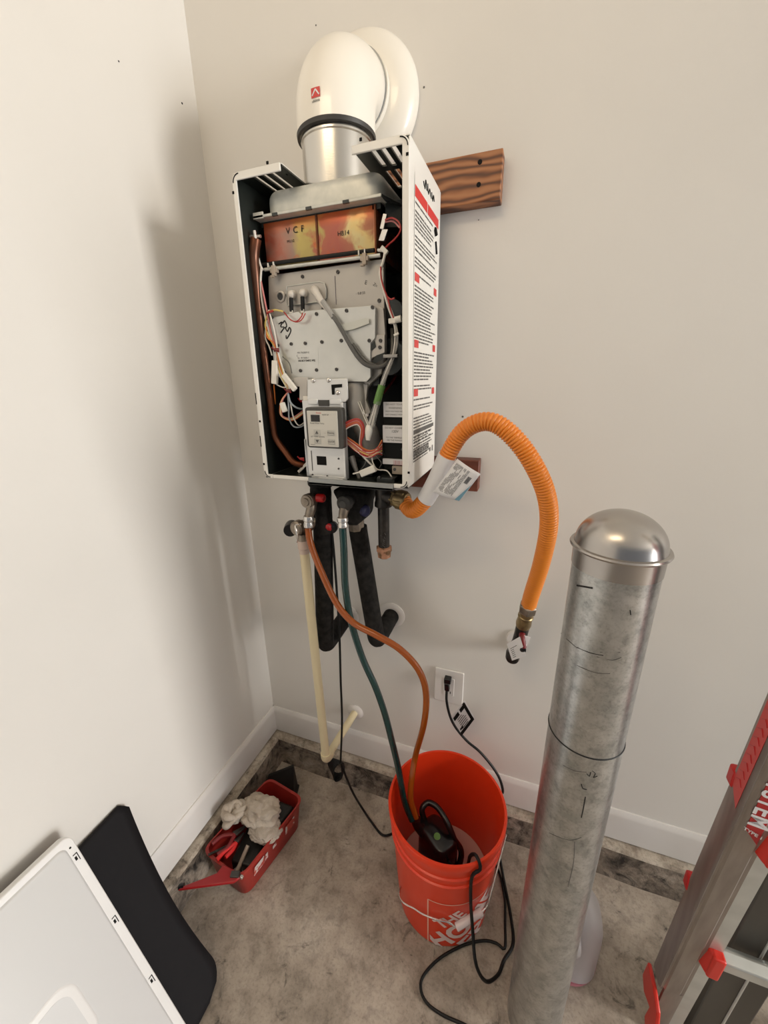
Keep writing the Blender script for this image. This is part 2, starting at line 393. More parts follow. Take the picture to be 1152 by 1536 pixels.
M['translucent'] = mat('sleeve_grey', (.36, .35, .33), .3)

# ------------------------------------------------------------------ setting
XR, YF, ZC = 6.4, -4.2, 2.75
bm = B(); box(bm, (-.12, 0, -.05), (XR+.1, .12, ZC)); struct('wall_back', bm, M['wall'])
bm = B(); box(bm, (-.12, YF, -.05), (0, 0, ZC)); struct('wall_left', bm, M['wall'])
bm = B(); box(bm, (-.12, YF, -.1), (XR+.1, .12, 0))
struct('floor', bm, M['conc'])
bm = B(); box(bm, (-.12, YF, ZC), (XR+.1, .12, ZC+.1)); struct('ceiling', bm, M['ceil'])
KD, KH, BB, BT, BD = .041, .1135, .1195, .2263, .012
def kerb(name, lo, hi, axis):
    bm = B(); n = 60; lo = Vector(lo); hi = Vector(hi); L = hi[axis]-lo[axis]; rows = []
    rnd = random.Random(len(name))
    for i in range(n+1):
        a = lo[axis]+L*i/n; j = rnd.uniform(-.0022, .0022); k = rnd.uniform(-.002, .0005)
        if axis == 0: prof = [(0, 0), (-KD-.004+j, 0), (-KD+j, KH*.5), (-KD+.002+j, KH-.008+k), (-KD+.008+j, KH+k), (0, KH+k)]; rows.append([bm.verts.new((a, p, q)) for p, q in prof])
        else: prof = [(0, 0), (KD+.004+j, 0), (KD+j, KH*.5), (KD-.002+j, KH-.008+k), (KD-.008+j, KH+k), (0, KH+k)]; rows.append([bm.verts.new((p, a, q)) for p, q in prof])
    for a, b in zip(rows, rows[1:]):
        for q in range(5): bm.faces.new((a[q], a[q+1], b[q+1], b[q]))
    bm.faces.new(rows[0]); bm.faces.new(rows[-1][::-1])
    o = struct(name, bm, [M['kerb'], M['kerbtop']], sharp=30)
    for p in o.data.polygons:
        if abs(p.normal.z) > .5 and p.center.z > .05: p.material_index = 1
    return o
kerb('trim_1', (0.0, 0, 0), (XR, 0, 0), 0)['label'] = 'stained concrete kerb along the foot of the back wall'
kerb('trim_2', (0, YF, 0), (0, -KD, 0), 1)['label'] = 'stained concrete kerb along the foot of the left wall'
bm = B(); prism(bm, [(0, 0, BB), (0, -BD, BB), (0, -BD, BT-.018), (0, -BD*.85, BT-.010), (0, -BD*.35, BT), (0, 0, BT)], (XR, 0, 0))
struct('baseboard_back', bm, M['trim'], sharp=20)
bm = B(); prism(bm, [(0, 0, BB), (BD, 0, BB), (BD, 0, BT-.018), (BD*.85, 0, BT-.010), (BD*.35, 0, BT), (0, 0, BT)], (0, YF, 0))
struct('baseboard_left', bm, M['trim'], sharp=20)
# small nail holes and scuffs in the walls
bm = B()
for px, py, r in ((273, 155, .0022), (178, 92, .0015)):
    c = X(px, py, 0); cyl(bm, c+V(-.002, 0, 0), c+V(.0006, 0, 0), r, n=10)
o = finish('nail_hole', bm, M['ink'], (0, 0, 0)); o.parent = bpy.data.objects['wall_left']; o['kind'] = 'stuff'
bm = B()
for px, py, r in ((636, 131, .002), (694, 625, .0025), (474, 38, .0014), (718, 330, .0012)):
    c = Y(px, py, 0); cyl(bm, c+V(0, .002, 0), c+V(0, -.0006, 0), r, n=10)
o = finish('nail_hole', bm, M['greyink'], (0, 0, 0)); o.parent = bpy.data.objects['wall_back']; o['kind'] = 'stuff'

# ------------------------------------------------------------------ mounting boards
def board(name, x0, x1, z0, z1, m, label, holes):
    t = thing(name, label, 'board', ((x0+x1)/2, -.019, z0))
    bm = B(); box(bm, (x0, -.038, z0), (x1, -.0005, z1)); part('plank', bm, m, t, bevel=.002)
    hb = B(); lathe(hb, (0, .004, 0), (0, -1, 0), [(0, .004), (.0045, .0045)], 12); me = mesh_of(hb, M['ink'])
    copies('screw_hole', me, M['ink'], t, [V(a, -.038, b) for a, b in holes])
    return t
pa, pb = Y(755, 221, -.038), Y(751, 298, -.038)
h1, h2 = Y(720, 243, -.038), Y(718, 277, -.038)
board('mounting_board', .24, pa.x, pb.z, pa.z, M['wood'], 'reddish-brown stained board behind the top of the white heater', [(h1.x, h1.z), (h2.x, h2.z)])
pa, pb = Y(719, 691, -.038), Y(718, 738, -.038)
board('mounting_board', .24, pa.x, pb.z, pa.z, M['wood2'], 'dark red-brown board behind the bottom of the heater and the paper tag', [])

# ------------------------------------------------------------------ water heater
HX0, HX1, HYF, HYB, HZ0, HZ1 = .281, .628, -.265, -.039, 1.2195, 1.8015
WH = thing('water_heater', 'white tankless water heater on the back wall, front cover off, wires exposed', 'water heater', ((HX0+HX1)/2, -.15, HZ0))
T = .003
# side panels with a rounded outer edge
for s, x in ((1, HX0), (-1, HX1)):
    bm = B(); xi = x+s*T
    box(bm, (min(x, xi), HYF+.004, HZ0+.002), (max(x, xi), HYB, HZ1-.002))
    part('side_panel', bm, M['white'], WH, bevel=.001)
    bm = B(); xj = x+s*(T+.0012); box(bm, (min(xi, xj), HYF+.006, HZ0+.004), (max(xi, xj), HYB, HZ1-.004)); part('inner_liner', bm, M['liner'], WH)
bm = B(); box(bm, (HX0+T, HYB-.003, HZ0+.002), (HX1-T, HYB, HZ1-.002)); part('back_panel', bm, M['liner'], WH)
# top panels with vent slots
YB = HYB-.003
sl = [(.3145, .3235, -.2535, -.115), (.3340, .3430, -.2535, -.115), (.3525, .3615, -.2555, -.115)]
bm = B(); plate_holes(bm, HX0+T, .388, HYF+.006, YB, HZ1-.004, .003, sl + [(.377, .380, -.232, -.226)]); part('top_panel', bm, [M['liner']], WH)
bm = B(); plate_holes(bm, HX0+.001, .388, HYF+.004, YB, HZ1-.001, .0015, sl); part('top_skin', bm, M['white'], WH)
sl = [(.5530, .5625, -.2575, -.188), (.5705, .5800, -.2575, -.184), (.5885, .5980, -.2575, -.184), (.5530, .5625, -.171, -.095), (.5705, .5800, -.171, -.095), (.5885, .5980, -.171, -.095)]
bm = B(); plate_holes(bm, .526, HX1-T, HYF+.006, YB, HZ1-.004, .003, sl); part('top_panel', bm, M['liner'], WH)
bm = B(); plate_holes(bm, .526, HX1-.001, HYF+.004, YB, HZ1-.001, .0015, sl); part('top_skin', bm, M['white'], WH)
bm = B(); box(bm, (.388, -.052, HZ1-.004), (.526, YB, HZ1)); part('top_bridge', bm, M['white'], WH)
bm = B(); box(bm, (HX0+.001, HYF+.004, HZ0), (HX1-.001, YB, HZ0+.003)); part('bottom_panel', bm, M['liner'], WH)
# front flanges, open in the middle of the top
def fl(name, poly, m=M['white']):
    bm = B(); prism(bm, ypoly(poly, HYF), (0, .004, 0)); return part(name, bm, m, WH, bevel=.0012)
R_ = .016
def arc(cx, cz, r, a0, a1, n=6): return [(cx+r*math.cos(a0+(a1-a0)*k/n), cz+r*math.sin(a0+(a1-a0)*k/n)) for k in range(n+1)]
FW = .0125
lp = [(HX0, HZ0+R_)] + [(HX0, HZ1-R_)] + arc(HX0+R_, HZ1-R_, R_, PI, PI/2)[1:] + [(.387, HZ1), (.387, HZ1-.0125), (HX0+FW*.75, HZ1-.0125), (HX0+FW*.75, HZ0+.009), (.303, HZ0+.009), (.303, HZ0)] + arc(HX0+R_, HZ0+R_, R_, 1.5*PI, PI)
fl('left_flange', lp)
rp = [(HX1, HZ0+R_)] + [(HX1, HZ1-R_)] + arc(HX1-R_, HZ1-R_, R_, 0, PI/2)[1:] + [(.527, HZ1), (.527, HZ1-.0125), (HX1-FW, HZ1-.0125), (HX1-FW, HZ0+.009), (.597, HZ0+.009), (.597, HZ0)] + arc(HX1-R_, HZ0+R_, R_, 1.5*PI, 2*PI)
fl('right_flange', rp)
bm = B(); box(bm, (.303, HYF+.001, HZ0), (.398, HYF+.0045, HZ0+.0085)); part('bottom_lip', bm, M['white'], WH, bevel=.001)
bm = B(); box(bm, (.398, HYF-.003, HZ0-.006), (.597, HYF+.004, HZ0+.0085)); box(bm, (.398, HYF-.003, HZ0-.006), (.597, -.1, HZ0)); part('bottom_bracket', bm, M['greymetal'], WH, bevel=.001)
# rounded vertical edge between the right flange and the side panel, corner seams and small square holes
bm = B()
for x, zc in ((HX0, 0), (HX1, 0)):
    s = 1 if x == HX0 else -1
    bm = B(); tube(bm, [(x+s*.003, HYF+.003, HZ0+R_), (x+s*.003, HYF+.003, HZ1-R_)], .0032, n=10, smooth=False)
    part('rounded_edge', bm, M['white'], WH)
bm = B()
for px, py in ((401, 244), (350, 289), (541, 209), (611, 231), (390, 632), (613, 709), (396, 696)):
    c = Y(px, py, HYF); box(bm, c+V(-.0022, -.0006, -.0022), c+V(.0022, .001, .0022))
for px, py, h in ((384, 598, .012), (391, 662, .012)):
    c = Y(px, py, HYF); box(bm, c+V(-.001, -.0006, -h), c+V(.001, .001, h))
part('punched_hole', bm, M['ink'], WH)['kind'] = 'stuff'
bm = B()
for cx, cz, a0 in ((HX0+R_, HZ1-R_, PI*.5), (HX1-R_, HZ1-R_, 0), (HX1-R_, HZ0+R_, -PI/2), (HX0+R_, HZ0+R_, PI)):
    tube(bm, [V(x, HYF-.0004, z) for x, z in arc(cx, cz, R_*.82, a0, a0+PI/2, 8)], .0009, n=6, smooth=False)
part('corner_seam', bm, M['ink'], WH)['kind'] = 'stuff'

# flue hood
HFY = -.222
def hood():
    bm = B(); x0, x1, z0, z1 = .3175, .5625, 1.742, 1.786; y0, y1 = HFY, -.055; n = 6
    # plan: rounded rectangle, sides rounded over at the top
    rings = []
    for k in range(8):
        if k == 0: ins, z = 0, z0
        else:
            a = (k-1)/6*PI/2; ins = .020*(1-math.cos(a)); z = z1-.020+.020*math.sin(a)
        rr = .028
        pl = []
        for (cx, cy, a0) in ((x0+rr, y0+rr, PI), (x1-rr, y0+rr, 1.5*PI), (x1-rr, y1-rr, 0), (x0+rr, y1-rr, .5*PI)):
            for q in range(n+1):
                a = a0+.5*PI*q/n; pl.append((cx+(rr-ins)*math.cos(a), cy+(rr-ins)*math.sin(a)))
        rings.append([bm.verts.new((p[0], p[1], z)) for p in pl])
    for a, b in zip(rings, rings[1:]):
        for i in range(len(a)): bm.faces.new((a[i], a[(i+1) % len(a)], b[(i+1) % len(a)], b[i]))
    bm.faces.new(rings[-1]); bm.faces.new(rings[0][::-1]); return bm
part('flue_hood', hood(), M['hoodgalv'], WH, sharp=50)
bm = B(); box(bm, (.294, HFY-.007, 1.7375), (.5655, -.05, 1.743)); box(bm, (.294, HFY-.007, 1.7365), (.318, HFY-.004, 1.748)); part('hood_flange', bm, M['hoodgalv'], WH, bevel=.001)
for x in (.345, .42, .497): bm = B(); box(bm, (x-.006, HFY-.0085, 1.7365), (x+.006, HFY-.004, 1.7415)); part('flange_clip', bm, M['dkbracket'], WH)
bm = B(); box(bm, (.297, -.207, 1.728), (.556, -.06, 1.7375)); part('hood_shadow_gap', bm, M['liner'], WH).name = 'hood_gap_shade'  # dark slab standing in for the shade in the gap below the hood flange
bm = B(); prism(bm, [(.5625, -.2, 1.742), (.590, -.19, 1.742), (.590, -.19, 1.700), (.5625, -.2, 1.7)], (0, .12, 0)); part('side_duct', bm, M['liner'], WH)
bm = B(); prism(bm, [V(.5655, -.228, 1.7375), V(.5655, -.19, 1.7375), V(.592, -.15, 1.736), V(.592, -.19, 1.73)], (0, 0, .005)); part('hood_ear', bm, M['dkbracket'], WH, bevel=.0008)

# copper heat exchanger
CY = -.207
hx = B(); 
def cush(bm, x0, x1, z0, z1, y, d):
    n = 8; g = [[bm.verts.new((x0+(x1-x0)*i/n, y-d*(1-abs(2*i/n-1)**3)*(1-abs(2*j/n-1)**3), z0+(z1-z0)*j/n)) for j in range(n+1)] for i in range(n+1)]
    for i in range(n):
        for j in range(n): bm.faces.new((g[i][j], g[i+1][j], g[i+1][j+1], g[i][j+1]))
box(hx, (.302, CY, 1.655), (.5475, -.06, 1.735)); cush(hx, .303, .421, 1.662, 1.7345, CY-.0005, .003); cush(hx, .426, .540, 1.662, 1.7345, CY-.0005, .003)
HX = part('heat_exchanger', hx, M['hexcopper'], WH, label='copper heat exchanger stained red and yellow by heat')
bm = B(); tube(bm, [(.4235, CY-.001, 1.655), (.4235, CY-.001, 1.735)], .0024, n=8, smooth=False); part('seam', bm, M['copper'], HX); bm = B(); tube(bm, [(.5455, CY-.001, 1.655), (.5455, CY-.001, 1.735)], .0024, n=8, smooth=False); part('seam', bm, M['copper'], HX)
bm = B(); c = Y(443, 345, CY-.004)
for ch, dx in (('V', -.017), ('C', 0), ('F', .016)): merge(bm, text_bm(ch, .016, c+V(dx, 0, 0), (1, 0, 0), (0, 0, 1)))
merge(bm, text_bm('M110', .0075, Y(436, 362, CY-.004), (1, 0, 0), (0, 0, 1))); part('stamped_lettering', bm, M['marker'], HX); bm = B(); merge(bm, text_bm('HB14', .011, Y(515, 350, CY-.004), (1, 0, 0), (0, 0, 1)))
part('stamped_lettering', bm, M['marker'], HX)
# ignition rods across
bm = B(); a, b = Y(402, 397, -.222), Y(568, 374, -.222); tube(bm, [V(.298, -.222, a.z+.001), V(.548, -.222, a.z+.001)], .0037, n=10, smooth=False); part('sensor_wire', bm, M['black'], WH)
bm = B(); cyl(bm, (.305, -.222, 1.650), (.56, -.222, 1.650), .0034, n=12); part('gas_rail', bm, M['hoodgalv'], WH)
bm = B(); cyl(bm, (.310, -.215, 1.658), (.425, -.215, 1.658), .0026, n=10); part('rail_rod', bm, M['brassrod'], WH)
for px, py in ((411, 406), (547, 388)):
    c = Y(px, py, -.226); bm = B(); box(bm, c+V(-.008, -.003, -.004), c+V(.008, .006, .004)); box(bm, c+V(-.004, -.004, -.010), c+V(.004, .004, .009)); box(bm, c+V(-.009, -.003, -.012), c+V(-.001, .004, -.008))
    part('rail_clip', bm, M['beige'], WH, bevel=.0008)
bm = B()
for px, py in ((402, 398), (410, 396), (538, 379), (547, 377)):
    c = Y(px, py, -.227); box(bm, c+V(-.0011, -.001, -.004), c+V(.0011, .004, .004))
part('wire_band', bm, M['conn'], WH)['kind'] = 'stuff'

# burner plate and its stepped lower edge
BY = -.212
pl = [(402, 414), (409, 412), (575, 388), (578, 530), (572, 560), (556, 575), (540, 600), (520, 600), (470, 590), (412, 562), (404, 478)]
bm = B(); prism(bm, [Y(a, b, BY) for a, b in pl], (0, .012, 0)); BP = part('burner_plate', bm, M['alu'], WH, bevel=.0015)
bm = B(); box(bm, (.318, BY+.011, 1.42), (.545, -.08, 1.64)); part('burner_box', bm, M['liner'], WH)
sb = B(); lathe(sb, (0, .001, 0), (0, -1, 0), [(0, .0035), (.003, .0035), (.0036, .0028), (.0036, .0012), (.002, .001)], 12); SCREW = mesh_of(sb, M['screw'])
copies('screw', SCREW, None, BP, [Y(a, b, BY) for a, b in ((454, 415), (507, 408), (455, 428), (486, 434), (431, 443), (469, 449), (569, 451), (570, 491), (485, 463))])
# sealing window plate around the ignition electrodes (raised rim)
bm = B(); pts = [Y(a, b, BY-.001) for a, b in ((431, 430), (480, 423), (487, 425), (490, 433), (490, 447), (486, 452), (478, 453), (432, 459))]
prism(bm, pts, (0, -.0025, 0)); IP = part('igniter_plate', bm, M['alu'], BP, bevel=.001)
bm = B(); tube(bm, [p+V(0, -.003, 0) for p in pts+[pts[0]]], .0012, n=6, smooth=False); part('plate_rim', bm, M['hoodgalv'], BP)
c = Y(421, 445, BY); bm = B(); lathe(bm, c+V(0, .001, 0), (0, -1, 0), [(0, .0115), (.003, .0115), (.004, .010), (.004, .0075), (.0015, .0065)], 24); part('sight_glass', bm, M['alu'], BP)
bm = B(); lathe(bm, c+V(0, .001, 0), (0, -1, 0), [(0, .0068), (.0022, .0068)], 20); part('sight_lens', bm, M['screen'], BP)
for px, py in ((440, 442), (457, 440)):
    c = Y(px, py, BY-.003); bm = B()
    lathe(bm, c, (0, -1, -.12), [(0, .0085), (.004, .0085), (.009, .0078), (.0125, .006), (.0145, .003), (.015, .0005)], 20); part('electrode', bm, M['ceramic'], BP)
    a, b = c+V(0, -.010, -.008), c+V(0, -.012, -.034)
    bm = B(); cyl(bm, a, b, .0042, n=14); part('electrode_boot', bm, M['black'], BP)
    bm = B(); box(bm, b+V(-.004, -.003, -.004), b+V(.004, .003, .003)); part('boot_collar', bm, M['conn'], BP, bevel=.0008)
# white igniter nozzle and grey ignition cable
n0 = Y(473, 437, BY-.012); n1 = Y(484, 455, BY-.020); n2 = Y(493, 465, BY-.022)
bm = B(); tube(bm, [n0+V(-.006, .008, .004), n0, n1, n2], .007, n=14, rf=lambda L, t: .0085-.0035*t); part('igniter_nozzle', bm, M['ceramic'], WH)
cb = [Y(484, 452, -.236), Y(493, 465, -.240), Y(508, 487, -.243), Y(524, 516, -.243), Y(537, 536, -.242), Y(549, 547, -.240), Y(566, 551, -.235), Y(580, 545, -.226), Y(588, 530, -.215), Y(589, 510, -.205), Y(588, 494, -.19)]
bm = B(); tube(bm, cb, .0042, n=10); part('ignition_cable', bm, M['wire_grey'], WH, label='dark grey ignition cable')
bm = B(); tube(bm, cb[:2]+[Y(500, 476, -.241)], .0052, n=10); part('cable_sleeve', bm, M['translucent'], WH)
bm = B(); tube(bm, [cb[3]+V(.006, .003, 0), cb[4]+V(.008, .003, 0), cb[5]+V(.008, .003, .002), cb[6]+V(0, .004, .002)], .0032, n=8); part('ignition_cable', bm, M['wire_grey'], WH)
# pencil line and faint marks
bm = B(); a, b = Y(503, 414, BY), Y(504, 457, BY); box(bm, a+V(-.0006, -.0012, 0), V(b.x+.0006, BY-.0002, b.z))
part('drawn_line', bm, M['purpleink'], BP)
bm = B(); merge(bm, text_bm('E', .010, Y(549, 424, BY), V(.95, 0, -.3), V(.3, 0, .95), .0008)); merge(bm, text_bm('Z=', .008, Y(563, 428, BY), V(.8, 0, -.6), V(.6, 0, .8), .0008)); merge(bm, text_bm('- 0.8 55', .0065, Y(541, 440, BY), (1, 0, 0), (0, 0, 1), .0008))
part('faint_stamp', bm, M['greyink'], BP)

# bolted cover in front (air chamber)
DY = -.232
dp = [(404, 477), (447, 467), (452, 472), (458, 466), (557, 458), (563, 461), (563, 507), (556, 515), (556, 566), (550, 573), (424, 571), (412, 560)]
bm = B(); prism(bm, [Y(a, b, DY) for a, b in dp], (0, .010, 0)); CV = part('chamber_cover', bm, M['alu2'], WH, label='shiny bolted steel cover', bevel=.0012)
copies('screw', SCREW, None, CV, [Y(a, b, DY) for a, b in ((408, 476), (475, 471), (520, 466), (559, 461), (417, 518), (437, 516), (458, 515), (483, 513), (512, 511), (554, 511), (427, 558), (451, 556), (475, 555), (505, 554))])
bm = B(); lines = [(423, 480, 429, 487), (429, 487, 426, 494), (426, 494, 432, 492)]
def scrawl(bm, pts, y, r=.0011): tube(bm, [Y(a, b, y) for a, b in pts], r, n=6, step=.002)
for st in ([(418, 486), (423, 483), (421, 490), (426, 491), (421, 499)], [(424, 485), (427, 481), (430, 489), (427, 492)], [(428, 492), (431, 497), (434, 491), (436, 497), (430, 508), (429, 503)]): scrawl(bm, st, DY-.0006)
part('marker_scrawl', bm, M['marker'], CV)
bm = B(); a = Y(436, 528, DY-.0003); prism(bm, [Y(436, 526, DY), Y(477, 522, DY), Y(478, 551, DY), Y(437, 554, DY)], (0, -.0004, 0)); SK = part('sticker', bm, M['paper'], CV, label='pale sticker with small print'); SK.data.materials[0] = M['alu2']
bm = B(); merge(bm, text_bm('MX FSGR07-C', .0048, Y(455, 529, DY-.0006), (1, 0, 0), (0, 0, 1), .0003)); merge(bm, text_bm('C', .0048, Y(446, 534, DY-.0006), (1, 0, 0), (0, 0, 1), .0003)); merge(bm, text_bm('SV  W 5600-1', .0048, Y(455, 537, DY-.0006), (1, 0, 0), (0, 0, 1), .0003))
merge(bm, text_bm('HB BOY3MEG MSJ', .0052, Y(460, 541, DY-.0006), (1, 0, 0), (0, 0, 1), .0003, off=.00015)); part('small_print', bm, M['greyink'], SK)
bm = B(); prism(bm, [Y(a, b, DY-.0055) for a, b in ((505, 489), (511, 487), (548, 477), (553, 478), (554, 485), (530, 494), (508, 498))], (0, -.0005, 0)); part('clear_tape', bm, M['tape'], WH, label='strip of clear tape holding the grey cable')
# side bracket, lower elbow duct and dark openings right of the cover
bm = B(); prism(bm, [Y(a, b, -.222) for a, b in ((564, 458), (575, 462), (578, 500), (577, 529), (566, 529), (564, 505))], (0, .01, 0)); part('side_bracket', bm, M['alu'], WH, bevel=.001)
bm = B(); prism(bm, [Y(a, b, -.228) for a, b in ((565, 502), (577, 502), (577, 529), (560, 536), (549, 546), (547, 528))], (0, .012, 0)); o = part('lower_bracket', bm, M['alu'], WH, bevel=.001)
copies('screw', SCREW, None, o, [Y(570, 521, -.228), Y(571, 511, -.228)])
bm = B(); prism(bm, [Y(a, b, -.229) for a, b in ((549, 526), (562, 511), (564, 520), (556, 527))], (0, -.0006, 0)); prism(bm, [Y(a, b, -.229) for a, b in ((556, 545), (565, 533), (577, 529), (575, 538), (562, 546))], (0, -.0006, 0)); part('bracket_opening', bm, M['liner'], WH)
bm = B(); tube(bm, [Y(535, 575, -.205), Y(536, 600, -.207), Y(540, 625, -.20), Y(552, 652, -.19), Y(560, 680, -.17)], .024, n=20, rf=lambda L, t: .022+.006*t); part('gas_duct', bm, M['alu'], WH)
bm = B(); prism(bm, [Y(a, b, -.215) for a, b in ((522, 573), (552, 576), (549, 600), (556, 618), (540, 640), (523, 640))], (0, .01, 0)); part('duct_collar', bm, M['alu'], WH, bevel=.0015)
bm = B()
for px, py in ((527, 612), (534, 614), (546, 619), (552, 622)):
    c = Y(px, py, -.217); cyl(bm, c+V(0, .004, 0), c+V(0, -.004, 0), .0035, n=10)
part('duct_screw', bm, M['bright'], WH)['kind'] = 'stuff'
# fan housing behind, right side
bm = B(); cyl(bm, (.565, -.20, 1.475), (.565, -.10, 1.475), .035, n=28); cyl(bm, (.575, -.20, 1.56), (.575, -.11, 1.56), .02, n=20); part('fan_housing', bm, M['dkbracket'], WH)
bm = B(); tube(bm, [Y(602, 548, -.12), Y(590, 570, -.14), Y(575, 590, -.16)], .003, n=8); part('thin_cable', bm, M['darkred'], WH)

# controller carrier (three bright sheet-metal pieces) and controller
CYF = -.247
bm = B(); prism(bm, [Y(a, b, CYF) for a, b in ((461, 569), (521, 568), (522, 598), (518, 603), (461, 600))], (0, .003, 0)); UB = part('upper_bracket', bm, M['bracket'], WH, bevel=.0008)
bm = B(); prism(bm, [Y(a, b, CYF-.0005) for a, b in ((497, 577), (513, 576), (513, 581), (502, 582), (502, 592), (498, 592))], (0, -.0005, 0)); part('slot', bm, M['ink'], UB)
bs = B(); lathe(bs, (0, 0, 0), (0, -1, 0), [(0, .005), (.002, .005), (.004, .0035), (.005, .001)], 14); BOLT = mesh_of(bs, M['bright'])
copies('bolt', BOLT, None, UB, [Y(470, 571, CYF), Y(493, 570, CYF), Y(507, 589, CYF)])
bm = B(); prism(bm, [Y(a, b, CYF+.004) for a, b in ((440, 566), (461, 566), (461, 600), (449, 600), (449, 580), (440, 580))], (0, .003, 0)); part('bracket_ear', bm, M['alu'], WH, bevel=.0008)
bm = B(); x0, x1 = Y(459, 680, CYF).x, Y(517, 680, CYF).x; box(bm, (x0, CYF, HZ0+.006), (x1, CYF+.003, 1.392)); box(bm, (x1-.002, CYF-.006, HZ0+.006), (x1+.0035, CYF+.01, 1.388)); box(bm, (x0, CYF-.004, HZ0+.006), (x0+.002, CYF+.01, 1.31))
CR = part('controller_carrier', bm, M['bracket'], WH, bevel=.0008)
bm = B(); a, b = Y(475, 684, CYF), Y(490, 698, CYF); box(bm, (a.x, CYF-.0006, b.z), (b.x, CYF+.0002, a.z)); part('square_cutout', bm, M['ink'], CR)
bm = B(); a = Y(468, 690, CYF); box(bm, (a.x-.0012, CYF-.0006, 1.24), (a.x+.0008, CYF, 1.285)); part('slit', bm, M['greyink'], CR)
bm = B(); box(bm, (x0+.012, CYF-.004, HZ0-.001), (x1+.004, CYF+.0, HZ0+.010)); box(bm, (x0+.03, CYF-.008, HZ0+.001), (x1-.006, CYF-.003, HZ0+.0065)); part('carrier_foot', bm, M['bracket'], CR, bevel=.0006)
copies('bolt', BOLT, None, CR, [])
bm = B()
for px, py in ((508, 688), (508, 703), (491, 714), (469, 712)):
    c = Y(px, py, CYF); lathe(bm, c, (0, -1, 0), [(0, .0022), (.002, .0018)], 10)
part('rivet', bm, M['screw'], CR)['kind'] = 'stuff'
bm = B(); a, b = Y(478, 600, CYF), Y(494, 609, CYF); box(bm, (a.x, CYF-.002, b.z), (b.x, CYF+.001, a.z)); part('upper_cutout', bm, M['bezel'], CR)
bm = B(); box(bm, Y(463, 602, CYF)+V(0, -.003, -.006), Y(477, 600, CYF)+V(0, 0, .002)); part('carrier_tab', bm, M['bracket'], CR, bevel=.001); bm = B(); box(bm, Y(495, 602, CYF)+V(0, -.003, -.006), Y(512, 600, CYF)+V(0, 0, .002)); part('carrier_tab', bm, M['bracket'], CR, bevel=.001)
CT0 = -.268
a, b = Y(456, 611, CT0), Y(515, 674, CT0)
bm = B(); prism(bm, ypoly(rrect(a.x, b.x, b.z, a.z, .006), CT0+.002), (0, .016, 0)); CT = part('controller', bm, M['bezel'], WH, bevel=.002, seg=3, label='small controller with grey bezel and cream face')
a, b = Y(460, 616, CT0), Y(508, 671, CT0)
bm = B(); prism(bm, ypoly(rrect(a.x, b.x, b.z, a.z, .0012), CT0+.0025), (0, -.003, 0)); part('face_plate', bm, M['panel'], CT, bevel=.0006)
FY = CT0-.0006; wx, wz = b.x-a.x, a.z-b.z
def fq(bm, u0, u1, v0, v1, e=.0003): quad(bm, (a.x, FY, b.z), (1, 0, 0), (0, 0, 1), u0*wx, u1*wx, v0*wz, v1*wz, e)
bm = B(); fq(bm, .13, .43, .70, .89); part('display', bm, M['screen'], CT)
bm = B()
for u0, u1, v0, v1 in ((.20, .42, .325, .475), (.66, .90, .325, .475), (.20, .42, .08, .23), (.66, .90, .08, .23)): box(bm, (a.x+u0*wx, FY-.0014, b.z+v0*wz), (a.x+u1*wx, FY, b.z+v1*wz))
part('button', bm, M['button'], CT, bevel=.0005)['kind'] = 'stuff'
bm = B()
for s, v in ((1, .40), (-1, .155)):
    c = V(a.x+.31*wx, FY-.0017, b.z+v*wz); bm.faces.new([bm.verts.new(c+V(-.004, 0, -.0028*s)), bm.verts.new(c+V(.004, 0, -.0028*s)), bm.verts.new(c+V(0, 0, .004*s))])
merge(bm, text_bm('Priority', .0052, (a.x+.78*wx, FY-.0015, b.z+.40*wz), (1, 0, 0), (0, 0, 1))); merge(bm, text_bm('On/Off', .0052, (a.x+.78*wx, FY-.0015, b.z+.155*wz), (1, 0, 0), (0, 0, 1)))
merge(bm, text_bm('Rinnai Water Temp', .0042, (a.x+.33*wx, FY, b.z+.655*wz), (1, 0, 0), (0, 0, 1))); merge(bm, text_bm('SET TEMP DOWN', .0042, (a.x+.32*wx, FY, b.z+.275*wz), (1, 0, 0), (0, 0, 1))); merge(bm, text_bm('TEMP UP', .004, (a.x+.62*wx, FY, b.z+.89*wz), (1, 0, 0), (0, 0, 1))); fq(bm, .06, .22, .045, .055)
merge(bm, text_bm('.', .008, (a.x+.58*wx, FY, b.z+.41*wz), (1, 0, 0), (0, 0, 1)))
part('lettering', bm, M['greyink'], CT)
bm = B(); merge(bm, text_bm('Rinnai', .0048, (a.x+.40*wx, FY, b.z+.945*wz), (1, 0, 0), (0, 0, 1))); part('maker_name', bm, M['redink'], CT)

# electronics on the right: box with labels
EY = -.222
a, b = Y(572, 584, EY), Y(612, 712, EY)
bm = B(); box(bm, (a.x, EY+.006, 1.245), (HX1-.005, -.09, 1.375)); EB = part('electronics_box', bm, M['pcb'], WH, bevel=.002)
bm = B(); box(bm, (.583, EY+.001, 1.372), (HX1-.006, -.1, 1.385)); part('box_cap', bm, M['beige'], EB, bevel=.002)
def elabel(px0, py0, px1, py1, texts, m=M['paper']):
    p, q = Y(px0, py0, EY), Y(px1, py1, EY); bm = B(); box(bm, (p.x, EY, q.z), (min(q.x, HX1-.0055), EY+.006, p.z))
    L = part('warning_label', bm, m, EB); bm = B(); xc = (p.x+min(q.x, HX1-FW))/2
    for s, sz, v in texts: merge(bm, text_bm(s, sz, (xc, EY, q.z+v*(p.z-q.z)), (1, 0, 0), (0, 0, 1)))
    part('lettering', bm, M['greyink'], L)
elabel(575, 603, 611, 626, [('DO NOT TOUCH', .0052, .84), ('WARNING', .006, .60), ('HIGH VOLTAGE INSIDE', .0042, .38), ('DISCONNECT POWER', .0042, .16)])
